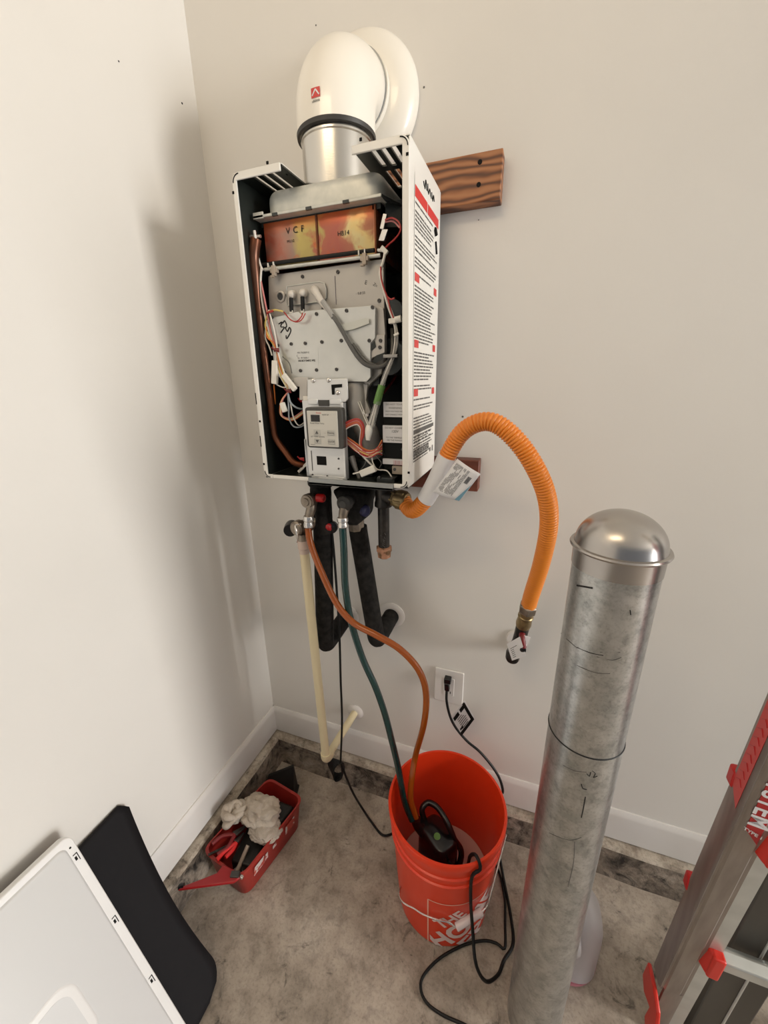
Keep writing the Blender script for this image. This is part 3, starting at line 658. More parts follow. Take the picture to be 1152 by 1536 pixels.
elabel(574, 638, 611, 665, [('DO NOT CONNECT', .0048, .86), ('120V', .0075, .66), ('TO THE TERMINALS', .0045, .30), ('SEE THE MANUAL', .0045, .14)])
elabel(574, 688, 611, 698, [])
bm = B(); p = Y(590, 694, EY)
for k in range(14): quad(bm, (p.x+k*.0024, EY, p.z), (1, 0, 0), (0, 0, 1), 0, .0007+.0009*((k*7) % 3)/2, -.005, .005)
part('barcode', bm, M['pinkink'], EB)
bm = B(); box(bm, Y(588, 711, EY)+V(0, 0, 0), V(HX1-.006, EY+.02, Y(588, 699, EY).z)); part('terminal_plate', bm, M['beige'], EB, bevel=.001)
bm = B(); c = Y(592, 704, EY); cyl(bm, c+V(0, .003, 0), c+V(0, -.001, 0), .0035, n=12); c = Y(604, 674, EY); cyl(bm, c+V(0, .003, 0), c+V(0, -.002, 0), .003, n=12); c = Y(608, 593, EY); cyl(bm, c+V(0, .003, 0), c+V(0, -.002, 0), .0035, n=12)
part('box_screw', bm, M['screw'], EB)['kind'] = 'stuff'
bm = B(); box(bm, Y(565, 716, -.245), Y(593, 727, -.238)+V(0, .02, 0)); o = part('terminal_block', bm, M['dkbracket'], WH, bevel=.001)
copies('screw', SCREW, None, o, [Y(569, 716, -.246), Y(588, 717, -.246)])
bm = B(); a, b = Y(524, 690, -.2), Y(560, 728, -.2); box(bm, (a.x, -.2, HZ0+.003), (b.x, -.15, 1.26)); part('water_valve', bm, M['liner'], WH, bevel=.004)
bm = B(); c = Y(527, 685, -.215); tube(bm, [c, c+V(.008, -.003, -.018), c+V(.018, 0, -.05)], .006, n=12, rf=lambda L, t: .008-.005*t); part('valve_plug', bm, M['alu'], WH)

# copper pipe on the left
cp = [Y(384, 358, -.232), Y(381, 384, -.232), Y(383, 412, -.233), Y(389, 470, -.234), Y(396, 530, -.234), Y(404, 590, -.233), Y(410, 640, -.230), Y(414, 658, -.228), Y(428, 678, -.224), Y(440, 693, -.218), Y(452, 697, -.21), Y(466, 697, -.19)]
bm = B(); tube(bm, cp, .0075, n=14, rf=lambda L, t: .0105 if L < .06 else max(.0072, .0105-(L-.06)*.06)); part('copper_pipe', bm, M['copper'], WH)
bm = B(); c = Y(383, 352, -.236); cyl(bm, c+V(-.012, 0, -.002), c+V(.012, 0, -.004), .003, n=10); cyl(bm, c+V(0, -.002, .006), c+V(.001, -.002, -.008), .0035, n=10); part('pipe_clip', bm, M['bright'], WH)

# loose wiring: one sub-mesh per visible bundle strand
def wire(pts, r, m, name='wire'):
    bm = B(); tube(bm, [Y(*p) for p in pts], r, n=7, step=.004); return part(name, bm, M[m], WH)
wire([(380, 350, -.215), (384, 372, -.225), (390, 396, -.228), (394, 405, -.23)], .0022, 'wire_white')
wire([(392, 402, -.23), (391, 425, -.235), (393, 450, -.236), (398, 475, -.236), (406, 505, -.238), (413, 520, -.238)], .0022, 'wire_white')
wire([(391, 420, -.234), (395, 440, -.237), (401, 470, -.238), (407, 500, -.24), (414, 520, -.24)], .0019, 'wire_pink')
wire([(402, 468, -.238), (412, 465, -.242), (424, 467, -.242)], .0018, 'wire_yellow')
wire([(401, 470, -.238), (404, 468, -.242), (410, 466, -.242)], .0022, 'wire_red')
wire([(426, 468, -.238), (433, 477, -.245), (443, 483, -.247), (452, 480, -.247), (458, 470, -.243)], .0011, 'wire_red')
wire([(428, 470, -.238), (436, 480, -.246), (445, 482, -.248), (452, 475, -.247), (454, 470, -.243)], .0011, 'wire_red')
wire([(402, 470, -.237), (398, 488, -.238), (404, 506, -.240), (412, 520, -.241)], .0018, 'wire_yellow')
wire([(401, 480, -.236), (398, 505, -.238), (404, 520, -.239), (408, 533, -.240)], .0016, 'wire_white')
wire([(403, 465, -.238), (410, 490, -.242), (414, 510, -.243), (416, 525, -.243)], .0016, 'wire_white')
wire([(400, 490, -.238), (401, 506, -.241), (410, 514, -.243), (414, 524, -.243)], .0016, 'wire_orange')
for i, (dx, m) in enumerate(((0, 'wire_yellow'), (3, 'wire_white'), (6, 'wire_yellow'), (-2, 'wire_white'), (4, 'wire_orange'), (8, 'wire_white'))):
    wire([(414+dx*.2, 524, -.243), (416+dx*.7, 545, -.245-.001*i), (421+dx*.8, 562, -.245), (430+dx*.4, 580, -.244), (433+dx*.2, 588, -.243)], .0017, m)
for i, (dx, m) in enumerate(((0, 'wire_pink'), (4, 'wire_yellow'), (8, 'wire_white'), (12, 'wire_orange'))):
    wire([(432, 588, -.243), (424-dx*.1, 600, -.245), (419-dx*.25+4, 612, -.245), (424-dx*.15, 624, -.243), (438, 627+dx*.3, -.236), (456, 615+dx*.4, -.225)], .0016, m)
wire([(432, 590, -.243), (436, 604, -.245), (446, 612, -.24), (458, 614, -.225)], .0020, 'wire_blue')
wire([(432, 590, -.242), (433, 610, -.245), (434, 628, -.243), (441, 640, -.240), (452, 640, -.232), (460, 634, -.22)], .0017, 'wire_blue')
wire([(436, 605, -.243), (440, 625, -.243), (448, 638, -.238), (458, 633, -.22)], .0015, 'wire_white')
wire([(415, 577, -.245), (424, 581, -.246), (430, 581, -.245)], .0013, 'wire_white')
wire([(424, 535, -.243), (434, 545, -.246), (438, 560, -.244)], .0011, 'wire_grey')
wire([(411, 577, -.24), (412, 590, -.235), (413, 606, -.22)], .0015, 'wire_orange')
bm = B()
def slug(bm, a, b, w, t):
    a, b = Vector(a), Vector(b); d = (b-a); L = d.length/2; d.normalize(); s = d.cross(V(0, 1, 0)).normalized(); obox(bm, (a+b)/2, d*L, s*w, V(0, t, 0))
slug(bm, Y(413, 541, -.247), Y(412, 576, -.247), .007, .004); part('wire_connector', bm, M['conn'], WH, bevel=.0015)
bm = B(); slug(bm, Y(425, 562, -.252), Y(443, 585, -.252), .0055, .004); part('wire_connector', bm, M['conn'], WH, bevel=.0015)
bm = B(); slug(bm, Y(423, 604, -.250), Y(428, 618, -.250), .0055, .004); part('wire_connector', bm, M['conn'], WH, bevel=.0015)
bm = B(); slug(bm, Y(448, 708, -.21), Y(462, 694, -.21), .0035, .003); part('wire_connector', bm, M['conn'], WH, bevel=.001)
for px, py in ((414, 525), (432, 586), (452, 688), (453, 601)):
    bm = B(); c = Y(px, py, -.247 if px < 440 else -.215)
    for k in range(3): tube(bm, [c+V(-.008+.003*k, -.002, .005-.004*k), c+V(0, -.005, .001*k), c+V(.009, -.002, -.004+.003*k)], .0016, n=6)
    part('cable_tie', bm, M['darkred' if px < 440 else 'labelred'], WH)
bm = B(); box(bm, Y(456, 600, -.24)+V(0, -.004, -.004), Y(460, 597, -.24)+V(.006, .004, .004)); part('wire_connector', bm, M['conn'], WH, bevel=.001)
# right hand: white/red pair down, clips, clear sleeve
wire([(567, 375, -.222), (577, 378, -.228), (574, 395, -.232), (570, 408, -.234), (573, 425, -.234), (580, 450, -.234), (588, 470, -.233), (594, 490, -.232), (596, 510, -.230), (592, 530, -.23), (583, 555, -.232), (572, 580, -.235), (566, 605, -.236), (558, 640, -.238)], .0026, 'wire_white')
wire([(571, 400, -.236), (572, 418, -.238), (577, 436, -.238), (581, 445, -.237), (586, 465, -.236), (592, 483, -.235)], .0014, 'wire_red')
wire([(577, 440, -.236), (582, 460, -.236), (590, 482, -.235), (593, 500, -.234), (590, 530, -.234), (580, 556, -.236), (569, 585, -.238), (561, 615, -.239), (554, 636, -.240)], .0018, 'wire_white')
wire([(578, 330, -.215), (588, 327, -.22), (598, 333, -.222), (601, 345, -.222), (594, 357, -.222), (584, 366, -.222), (576, 374, -.224)], .0016, 'wire_red')
wire([(578, 333, -.212), (590, 332, -.216), (600, 342, -.218)], .0016, 'wire_pink')
wire([(580, 444, -.236), (586, 449, -.238), (592, 447, -.24)], .0016, 'wire_red')
bm = B(); c = Y(576, 333, -.208); obox(bm, c, V(.004, 0, .013)*.9, V(.004, 0, -.001), V(0, .004, 0)); obox(bm, c+V(-.001, 0, -.021), V(.004, 0, .009), V(.006, 0, -.001), V(0, .003, 0)); part('sensor_bracket', bm, M['bright'], WH, bevel=.001)
bm = B(); slug(bm, Y(572, 371, -.228), Y(581, 380, -.228), .004, .003); part('wire_connector', bm, M['conn'], WH, bevel=.001)
bm = B(); c = Y(591, 481, -.236); box(bm, c+V(-.010, -.004, -.005), c+V(.004, .006, .004)); cyl(bm, c+V(.002, 0, .001), c+V(.015, 0, .003), .006, n=12); part('wire_saddle', bm, M['conn'], WH, bevel=.001)
bm = B(); c = Y(587, 534, -.236); box(bm, c+V(-.016, -.003, -.003), c+V(.013, .006, .003)); part('wire_saddle', bm, M['translucent'], WH, bevel=.001)
bm = B(); slug(bm, Y(594, 500, -.24), Y(595, 503, -.24), .005, .002); part('cable_tie', bm, M['conn'], WH)
bm = B(); tube(bm, [Y(573, 578, -.238), Y(569, 592, -.24), Y(565, 606, -.24)], .0075, n=14); part('green_sleeve', bm, M['green'], WH, label='green sleeve around two white wires')
bm = B(); tube(bm, [Y(588, 540, -.236), Y(578, 562, -.238), Y(566, 604, -.241), Y(560, 625, -.243), Y(556, 642, -.244)], .0065, n=14, rf=lambda L, t: .004+.004*t); part('clear_sleeve', bm, M['clear'], WH)
bm = B(); tube(bm, [Y(554, 638, -.246), Y(553, 648, -.248), Y(552, 660, -.248)], .006, n=14, rf=lambda L, t: .0045+.0035*math.sin(PI*min(t*.9+.15, 1))); part('wire_cap', bm, M['conn'], WH, label='cream plastic wire cap')
wire([(535, 598, -.225), (545, 622, -.232), (552, 638, -.242)], .0014, 'wire_white')
wire([(540, 602, -.226), (549, 625, -.235), (554, 638, -.243)], .0010, 'wire_white')
rw = random.Random(3)
for k in range(9):
    m = ('wire_red', 'darkred_', 'wire_red', 'wire_pink', 'wire_red', 'wire_orange', 'wire_red', 'wire_pink', 'wire_white')[k]
    m = 'wire_red' if m == 'darkred_' else m
    wire([(512, 638+k*1.6, -.25), (522, 632+k*1.2, -.248), (536, 628+k*1.1, -.246), (545-k*.5, 636+k, -.245), (546-k*.7, 652, -.243), (542-k*.3, 664+k*.4, -.240), (545, 675+k*.6, -.238)], .0013, m)
for k in range(12):
    m = ('wire_orange', 'wire_red', 'wire_red', 'wire_white', 'wire_orange', 'wire_red', 'wire_pink', 'wire_red', 'wire_yellow', 'wire_red', 'wire_white', 'wire_red')[k]
    j = rw.uniform(-2, 2)
    wire([(520, 655+k*.9, -.236), (533, 664+k*1.1, -.240), (546, 674+k*.9+j, -.240), (556, 676+k*.9, -.238), (566, 671+k*.9-j, -.235), (573, 660+k*2.0, -.226)], .0014, m)
wire([(536, 674, -.236), (548, 688, -.238), (560, 700, -.235), (566, 705, -.23)], .0020, 'wire_white')
wire([(548, 682, -.236), (548, 695, -.238), (540, 706, -.236)], .0012, 'wire_grey')
wire([(558, 680, -.236), (559, 693, -.236), (566, 704, -.234), (580, 706, -.236), (588, 716, -.238)], .0014, 'wire_white')
wire([(562, 682, -.236), (572, 694, -.232), (569, 702, -.23)], .0012, 'wire_grey')
bm = B(); slug(bm, Y(541, 711, -.250), Y(563, 702, -.250), .0075, .005); slug(bm, Y(529, 711, -.250), Y(541, 708, -.250), .0018, .0018); part('wire_connector', bm, M['conn'], WH, bevel=.002, label='white plastic plug lying loose at the bottom')

# side label (right panel)
SX = HX1+.0006; ya, yb = -.232, -.062; SO = V(SX, 0, 0)
def side(bm, y0, y1, z0, z1, e=.0004): quad(bm, (SX, 0, 0), (0, 1, 0), (0, 0, 1), y0, y1, z0, z1, e)
bm = B(); side(bm, ya-.004, yb+.008, 1.262, 1.762, .0001); SL = part('instruction_sheet', bm, M['white'], WH)
bm = B()
rl = random.Random(5); zt = 1.722
for (h, kind) in ((.07, 'b'), (.045, 'b'), (.012, 'r'), (.10, 'b'), (.013, 'r'), (.075, 'b'), (.013, 'r'), (.028, 'b'), (.008, 'g'), (.085, 'b')):
    if kind == 'b': print_lines(bm, (SX, 0, 0), (0, 1, 0), (0, 0, 1), ya, yb, zt-h+.004, zt, .0062, .0030, .35, .08, rl)
    zt -= h
zt2 = zt
print_lines(bm, (SX, 0, 0), (0, 1, 0), (0, 0, 1), ya, yb, 1.34, zt, .0060, .0028, .25, .05, rl)
side(bm, ya, yb, 1.325, 1.333)
for k in range(5): print_lines(bm, (SX, 0, 0), (0, 1, 0), (0, 0, 1), ya+.03*k+.004, ya+.03*k+.026, 1.295, 1.318, .008, .002, .3, .1, rl)
print_lines(bm, (SX, 0, 0), (0, 1, 0), (0, 0, 1), ya, yb-.03, 1.266, 1.292, .0055, .0028, .2, 0, rl)
side(bm, yb-.035, yb-.022, 1.268, 1.276); side(bm, yb-.01, yb, 1.266, 1.280)
part('instruction_print', bm, M['greyink'], SL)['kind'] = 'stuff'
bm = B(); side(bm, ya-.002, -.15, 1.728, 1.745); side(bm, -.146, yb+.004, 1.728, 1.745)
for z in (1.607, 1.495, 1.405): side(bm, ya, ya+.030, z-.006, z+.008, .0006); side(bm, yb-.024, yb, z-.006, z+.008, .0006)
part('red_bar', bm, M['redink'], SL)['kind'] = 'stuff'
bm = B()
for st in ([(-.18, 1.768), (-.17, 1.760), (-.165, 1.775), (-.155, 1.762)], [(-.15, 1.775), (-.145, 1.76), (-.135, 1.772), (-.125, 1.760)], [(-.12, 1.772), (-.112, 1.760), (-.105, 1.772), (-.098, 1.764)]):
    tube(bm, [V(SX+.0003, y, z) for y, z in st], .0009, n=5, step=.003)
tube(bm, [V(SX+.0004, yb-.03, 1.720), V(SX+.0004, yb-.02, 1.712)], .005, n=8, smooth=False); tube(bm, [V(SX+.0004, yb-.02, 1.70), V(SX+.0004, yb-.01, 1.68)], .003, n=8, smooth=False)
part('handwriting', bm, M['ink'], WH)['kind'] = 'stuff'

# ------------------------------------------------------------------ vent elbow
VX, VY = .4375, -.13
VE = thing('vent_elbow', 'white vent elbow rising from the heater top and turning into the back wall', 'vent pipe', (VX, VY, 1.786))
bm = B(); lathe(bm, (VX, VY, 1.786), (0, 0, 1), [(0, .0685), (.082, .0685), (.084, .0705), (.087, .0705), (.089, .0685), (.098, .0685)], 48); part('steel_collar', bm, M['ss'], VE, label='brushed stainless steel pipe collar')
bm = B(); lathe(bm, (VX, VY, 1.876), (0, 0, 1), [(0, .072), (.001, .0765), (.007, .0775), (.010, .0755), (.010, .066), (0, .066)], 48, caps=False); part('rubber_gasket', bm, M['gasket'], VE)
ER, RB = .0765, .0835; EZ = 1.905; pts = [V(VX, VY, 1.882)] + [V(VX, VY+RB-RB*math.cos(a), EZ+RB*math.sin(a)) for a in [PI/2*k/14 for k in range(15)]] + [V(VX, -.02, EZ+RB), V(VX, -.004, EZ+RB)]
bm = B(); tube(bm, pts, ER, n=48, smooth=False); part('elbow', bm, M['ventwhite'], VE, sharp=60)
bm = B(); tube(bm, [V(VX, -.056, EZ+RB), V(VX, -.050, EZ+RB), V(VX, -.03, EZ+RB)], .0815, n=48, smooth=False); part('socket_ring', bm, M['ventwhite'], VE, sharp=60)
bm = B(); tube(bm, [V(VX, -.0575, EZ+RB), V(VX, -.0560, EZ+RB)], .0795, n=48, smooth=False); part('socket_seam', bm, M['greymetal'], VE, sharp=60)
bm = B(); lathe(bm, (VX+.008, -.0005, 1.988), (0, -1, 0), [(0, .123), (.006, .1245), (.016, .123), (.026, .117), (.034, .108), (.040, .098), (.043, .088), (.044, .076)], 64); part('wall_flange', bm, M['ventwhite'], VE, sharp=60)
bm = B()
th0 = math.radians(-128)   # print on the curved front
def wrapv(bm, cx, cy, r, th):  # verts given as x = arc length, z = height
    for v in bm.verts:
        a = th+v.co.x/r; v.co = V(cx+math.cos(a)*r, cy+math.sin(a)*r, v.co.z)
def onvent(px, py):
    p = Y(px, py, VY-ER*.9); a = math.atan2(p.y-VY, p.x-VX); return a, p.z
lz = Y(476, 142, -.20).z; lx = Y(476, 142, -.20).x
la = -math.acos(max(-1, min(1, (lx-VX)/ER)))
bm = B(); q = [bm.verts.new((x, 0, z)) for x, z in ((-.009, lz-.007), (.009, lz-.007), (.009, lz+.007), (-.009, lz+.007))]; bm.faces.new(q)
bmesh.ops.subdivide_edges(bm, edges=bm.edges[:], cuts=4, use_grid_fill=True); wrapv(bm, VX, VY, ER+.0006, la); EMB = part('emblem', bm, M['redink'], VE, label='small red emblem with white roof mark')
bm = B()
for a_, b_, c_, d_ in ((-.007, -.004, 0, .0045), (0, .0045, .007, -.004)):
    v = V(c_-a_, 0, d_-b_); n_ = V(-v.z, 0, v.x).normalized()*.0011
    bm.faces.new([bm.verts.new(V(a_, 0, lz+b_)+s) for s in (n_,)]+[bm.verts.new(V(c_, 0, lz+d_)+n_), bm.verts.new(V(c_, 0, lz+d_)-n_), bm.verts.new(V(a_, 0, lz+b_)-n_)])
wrapv(bm, VX, VY, ER+.0010, la); part('roof_mark', bm, M['paper'], EMB)
bm = text_bm('ubbink', .0062, (0, 0, 0), (1, 0, 0), (0, 0, 1), 0, subdiv=.004)
for v in bm.verts: v.co = V(v.co.x, 0, v.co.z+lz-.0115)
wrapv(bm, VX, VY, ER+.0007, la); part('maker_name', bm, M['ink'], EMB)

# ------------------------------------------------------------------ gas line
GX, GY = .531, -.15
GP = thing('gas_pipe', 'black iron gas tee and drip leg under the heater with a rusty cap', 'pipe', (GX, GY, 1.0))
gt = 1.2135
bm = B(); lathe(bm, (GX, GY, gt), (0, 0, -1), [(0, .0195), (.012, .0205), (.018, .0195), (.060, .0195), (.064, .0215), (.073, .0215), (.075, .019)], 28); ang = V(1, -.25, -.10).normalized()
cyl(bm, V(GX, GY, 1.168), V(GX, GY, 1.168)+ang*.030, .0185, n=24); part('tee', bm, M['iron'], GP)
bm = B(); cyl(bm, (GX, GY, 1.145), (GX, GY, 1.02), .0142, n=24); part('nipple', bm, M['iron'], GP)
bm = B(); lathe(bm, (GX, GY, 1.034), (0, 0, -1), [(0, .017), (.002, .0205), (.010, .0205), (.013, .0185), (.028, .017), (.031, .013)], 8); part('end_cap', bm, M['rust'], GP)
bm = B()
rr = random.Random(2)
for k in range(8): c = V(GX+rr.uniform(-.002, .007), GY-.0136, 1.075-.005*k); tube(bm, [c, c+V(rr.uniform(-.003, .003), 0, -.003), c+V(.003, .0, -.005)], .0006, n=5, smooth=False)
part('chalk_mark', bm, M['greyink'], GP)['kind'] = 'stuff'
hs = V(GX, GY, 1.168)+ang*.026
GH = thing('gas_hose', 'corrugated orange gas hose looping from the heater to the wall valve', 'hose', (hs.x, hs.y, hs.z))
hx = hs+ang*.038
bm = B(); lathe(bm, hs, ang, [(0, .019), (.002, .0195), (.014, .0195), (.016, .024), (.034, .024), (.038, .0205)], 6); lathe(bm, hs+ang*.012, ang, [(0, .021), (.008, .0225), (.026, .0215), (.030, .019)], 24); part('hose_nut', bm, M['brass'], GH, bevel=.001)
gp = [hs+ang*.030, Y(618, 766, -.185), Y(636, 752, -.20), Y(655, 720, -.205), Y(672, 682, -.21), Y(692, 650, -.215), Y(718, 634, -.222), Y(745, 636, -.228), Y(776, 662, -.23), Y(803, 702, -.225), Y(820, 745, -.21), Y(823, 790, -.185), Y(812, 845, -.15), Y(797, 893, -.115), Y(793, 908, -.105)]
lens = smooth_path(gp, .0012); 
def corr(L, t): 
    k = .0024 if t < .55 else .0024*max(.22, 1-(t-.55)*3.5)
    return .0182-k*abs(math.cos(L*PI/.0064))**5
bm = B(); tube(bm, gp, .017, n=24, step=.0009, rf=corr); part('corrugated_tube', bm, M['orange'], GH, sharp=80)
# tag wrapped around the hose
ta, tb = gp[4]+(gp[3]-gp[4])*.0, gp[2]+(gp[1]-gp[2])*.15
tg = B(); tube(tg, [p for p in smooth_path(gp, .003) if gp[2].z+.004 < p.z < gp[4].z-.002 and p.x < gp[5].x], .0196, n=28, smooth=False); part('tag_sleeve', tg, M['paper'], GH)
c0, c1, c2, c3 = Y(686, 688, -.226), Y(721, 711, -.232), Y(689, 752, -.232), Y(650, 738, -.222)
g = B(); N = 8; grid = []
for i in range(N+1):
    row = []
    for j in range(N+1):
        u, v = i/N, j/N; p = (c0*(1-v)+c3*v)*(1-u)+(c1*(1-v)+c2*v)*u; p = p+V(0, -.006*math.sin(PI*u)*.8, 0); row.append(g.verts.new(p))
    grid.append(row)
for i in range(N):
    for j in range(N): g.faces.new((grid[i][j], grid[i+1][j], grid[i+1][j+1], grid[i][j+1]))
TG = part('paper_tag', g, M['paper'], GH, label='white printed tag with a blue corner', solid=.0006)
xd = (c1-c0).normalized(); yd = (c0-c3).normalized(); W_, H_ = (c1-c0).length, (c0-c3).length
def tp(u, v, e=-.0012): p = (c0*(1-v)+c3*v)*(1-u)+(c1*(1-v)+c2*v)*u; return p+V(0, -.006*math.sin(PI*u)*.8+e, 0)
def tq(bm, u0, u1, v0, v1, n=3):
    for k in range(n):
        a, b = u0+(u1-u0)*k/n, u0+(u1-u0)*(k+1)/n
        bm.faces.new([bm.verts.new(tp(*q)) for q in ((a, v0), (b, v0), (b, v1), (a, v1))])
bm = B(); rt = random.Random(8)
for k in range(13):
    u = .08+.045*k; v = .08
    while v < .88:
        l = .05+.12*rt.random()
        if rt.random() > .25: tq(bm, u, u+.016, v, min(v+l, .9), 1)
        v += l+.015
part('tag_print', bm, M['greyink'], TG)['kind'] = 'stuff'
bm = B()
for k in range(10): tq(bm, .70+.0, .84, .22+.022*k, .22+.022*k+.012, 2)
part('tag_barcode', bm, M['ink'], TG)
bm = B(); n = 6
for k in range(n):
    v0, v1 = .38+.60*k/n, .38+.60*(k+1)/n
    bm.faces.new([bm.verts.new(tp(*q, -.0014)) for q in ((.985-.17*(k/n), v0), (.985, v0), (.985, v1), (.985-.17*((k+1)/n), v1))])
part('tag_corner', bm, M['blueink'], TG)
# valve at the wall
vt = gp[-1]; d = (Y(784, 940, -.085)-vt).normalized()
GV = thing('gas_valve', 'brass gas shut-off valve with red handle and white tag on the back wall', 'valve', (vt.x-.01, -.06, vt.z-.09))
bm = B(); lathe(bm, vt-d*.004, d, [(0, .018), (.003, .0215), (.024, .0215), (.028, .0175)], 6); part('valve_nut', bm, M['bronze'], GV, bevel=.0015)
bm = B(); e0 = vt+d*.022; lathe(bm, e0, d, [(0, .0165), (.012, .0165), (.014, .0185), (.018, .0185), (.020, .0165), (.042, .019), (.052, .0175)], 24); part('valve_body', bm, M['brass'], GV)
e1 = e0+d*.045; p1 = V(.862, -.060, .752)
bm = B(); tube(bm, [e1, Y(778, 962, -.075), Y(771, 975, -.062), Y(770, 980, -.05), V(.868, -.02, .715), V(.868, -.0005, .715)], .0165, n=20, rf=lambda L, t: .0165); lathe(bm, Y(769, 983, -.065), V(0, -1, -.15), [(-.01, .0178), (.010, .0178), (.016, .015), (.019, .008)], 20); part('elbow_fitting', bm, M['iron'], GV)
bm = B(); a = Y(783, 957, -.11); b = Y(786, 972, -.118); tube(bm, [a+V(0, .02, .004), a, b], .006, n=12, rf=lambda L, t: .008-.002*t); part('handle', bm, M['darkred'], GV)
bm = B(); lathe(bm, b+V(-.002, 0, -.004), (0, -1, 0), [(-.003, .0075), (.004, .0075), (.006, .003)], 16); part('handle_hub', bm, M['blackpl'], GV)
bm = B(); q = [Y(760, 966, -.118), Y(780, 955, -.121), Y(789, 984, -.124), Y(768, 991, -.120)]; prism(bm, q, (0, .0006, 0)); q2 = [Y(786, 953, -.108), Y(796, 956, -.106), Y(790, 968, -.107)]; prism(bm, q2, (0, .0006, 0)); TG2 = part('valve_tag', bm, M['paper'], GV)
bm = B(); xx = (q[1]-q[0]).normalized(); yy = (q[0]-q[3]).normalized(); print_lines(bm, q[3], xx, yy, .006, .030, .006, .032, .0050, .0018, .3, 0, rt); part('tag_print', bm, M['greyink'], TG2)
for f in ():
    pass
bm = B(); lathe(bm, (.868, -.0005, .735), (0, -1, 0), [(0, .030), (.003, .030), (.006, .026), (.006, .018)], 28); part('wall_escutcheon', bm, M['plwhite'], GV)

# ------------------------------------------------------------------ insulated water pipes
def insul(label, pts, r, esc, top):
    t = thing('insulated_pipe', label, 'pipe', pts[-3], 'foam insulated water pipes under the heater')
    bm = B(); tube(bm, pts, r, n=22, smooth=False, rf=None); part('foam_sleeve', bm, M['foam'], t, sharp=50)
    bm = B(); tube(bm, [top, pts[0]+V(0, 0, .004)], r*.72, n=16, smooth=False); part('bare_pipe', bm, M['bronze'], t)
    if esc: bm = B(); lathe(bm, esc, (0, -1, 0), [(0, .042), (.003, .042), (.007, .036), (.007, .026)], 32); part('wall_escutcheon', bm, M['plwhite'], t)
    return t
def bend(a, c, b, r=.022, n=6):
    """corner c between a and b rounded"""
    u = (a-c).normalized(); v = (b-c).normalized(); p, q = c+u*r, c+v*r
    return [p+(c-p)*2*t*(1-t)+(q-p)*t*t for t in [k/n for k in range(n+1)]]
a1, c1_, w1 = Y(484, 775, -.150), Y(488, 968, -.150), V(.372, -.001, .690)
w1 = V(c1_.x, -.001, c1_.z+.01)
insul('left black foam-wrapped pipe behind the cream drain pipe', [V(a1.x, -.15, 1.165)]+[a1]+bend(a1, c1_, w1)+[w1], .0255, V(w1.x, -.0005, w1.z), V(a1.x, -.15, 1.2135))
a2, c2_ = Y(538, 800, -.118), Y(565, 962, -.118); w2 = V(c2_.x+.006, -.001, c2_.z+.018)
insul('right black foam-wrapped pipe behind the green hose, ending at a round wall plate', [a2+V(-.002, 0, .02)]+[a2]+bend(a2, c2_, w2)+[w2], .0245, V(w2.x, -.0005, w2.z), V(a2.x-.004, -.118, 1.20))

# wrapped valve bodies below the heater
def service(label, c, knobs, hose_c, big):
    t = thing('service_valve', label, 'valve', c, 'isolation valves under the heater')
    return t
SV1 = thing('service_valve', 'bronze service valve with red handles, feeding the amber hose', 'valve', Y(480, 745, -.16))
bm = B(); a = Y(482, 735, -.16); lathe(bm, V(a.x, -.16, 1.2135), (0, 0, -1), [(0, .033), (.028, .0325), (.036, .026)], 24); part('foam_wrap', bm, M['foam'], SV1)
bm = B(); tube(bm, [V(a.x, -.165, 1.19), V(a.x+.002, -.165, 1.13), V(a.x+.006, -.165, 1.06)], .026, n=20, rf=lambda L, t: .0235+.0035*math.sin(L*60)); part('foam_sleeve', bm, M['foam'], SV1)
k = Y(462, 752, -.215); bm = B(); lathe(bm, k+V(.002, .045, 0), V(-.08, -1, 0), [(0, .013), (.03, .013), (.032, .0175), (.046, .0180), (.048, .0160), (.051, .0155), (.052, .010), (.055, .009)], 28); part('valve_body', bm, M['bronze'], SV1)
bm = B(); tube(bm, [k+V(.002, .015, -.004), k+V(.004, .004, -.022), Y(463, 776, -.215)], .0115, n=20, rf=lambda L, t: .0135-.003*t); part('outlet', bm, M['bronze'], SV1)
for px, py, y in ((481, 747, -.200), (492, 790, -.175)):
    c = Y(px, py, y); bm = B(); lathe(bm, c+V(-.011, 0, 0), (1, 0, 0), [(0, .009), (.002, .0105), (.018, .0105), (.022, .008)], 10); part('red_handle', bm, M['red'] if py < 760 else M['labelred'], SV1, bevel=.002)
bm = B(); c = Y(500, 790, -.165); lathe(bm, c+V(-.008, .01, 0), (.4, -1, 0), [(0, .012), (.012, .0165), (.022, .0150), (.024, .009)], 20); part('lower_knob', bm, M['blackpl'], SV1)
SV2 = thing('service_valve', 'black wrapped service valve with a blue handle, feeding the green hose', 'valve', Y(530, 760, -.15))
bm = B(); w = [(495, 735), (545, 738), (546, 752), (542, 764), (541, 783), (533, 790), (518, 790), (512, 772), (504, 752)]; prism(bm, [Y(p, q, -.185) for p, q in w], (0, .09, 0)); part('foam_wrap', bm, M['foam'], SV2, bevel=.012, seg=4)
bm = B(); box(bm, (.405, -.21, 1.196), (.49, -.1, 1.2135)); part('foam_collar', bm, M['foam'], SV2, bevel=.008, seg=3)
k = Y(516, 756, -.215); bm = B(); lathe(bm, k+V(.002, .04, 0), V(-.08, -1, 0), [(0, .013), (.025, .014), (.027, .0185), (.040, .0185), (.042, .016), (.044, .011), (.046, .009)], 28); part('valve_body', bm, M['gasket'], SV2)
bm = B(); tube(bm, [k+V(0, .012, -.005), k+V(-.003, .002, -.02), Y(514, 779, -.215)], .011, n=20, rf=lambda L, t: .013-.003*t); part('outlet', bm, M['bronze'], SV2)
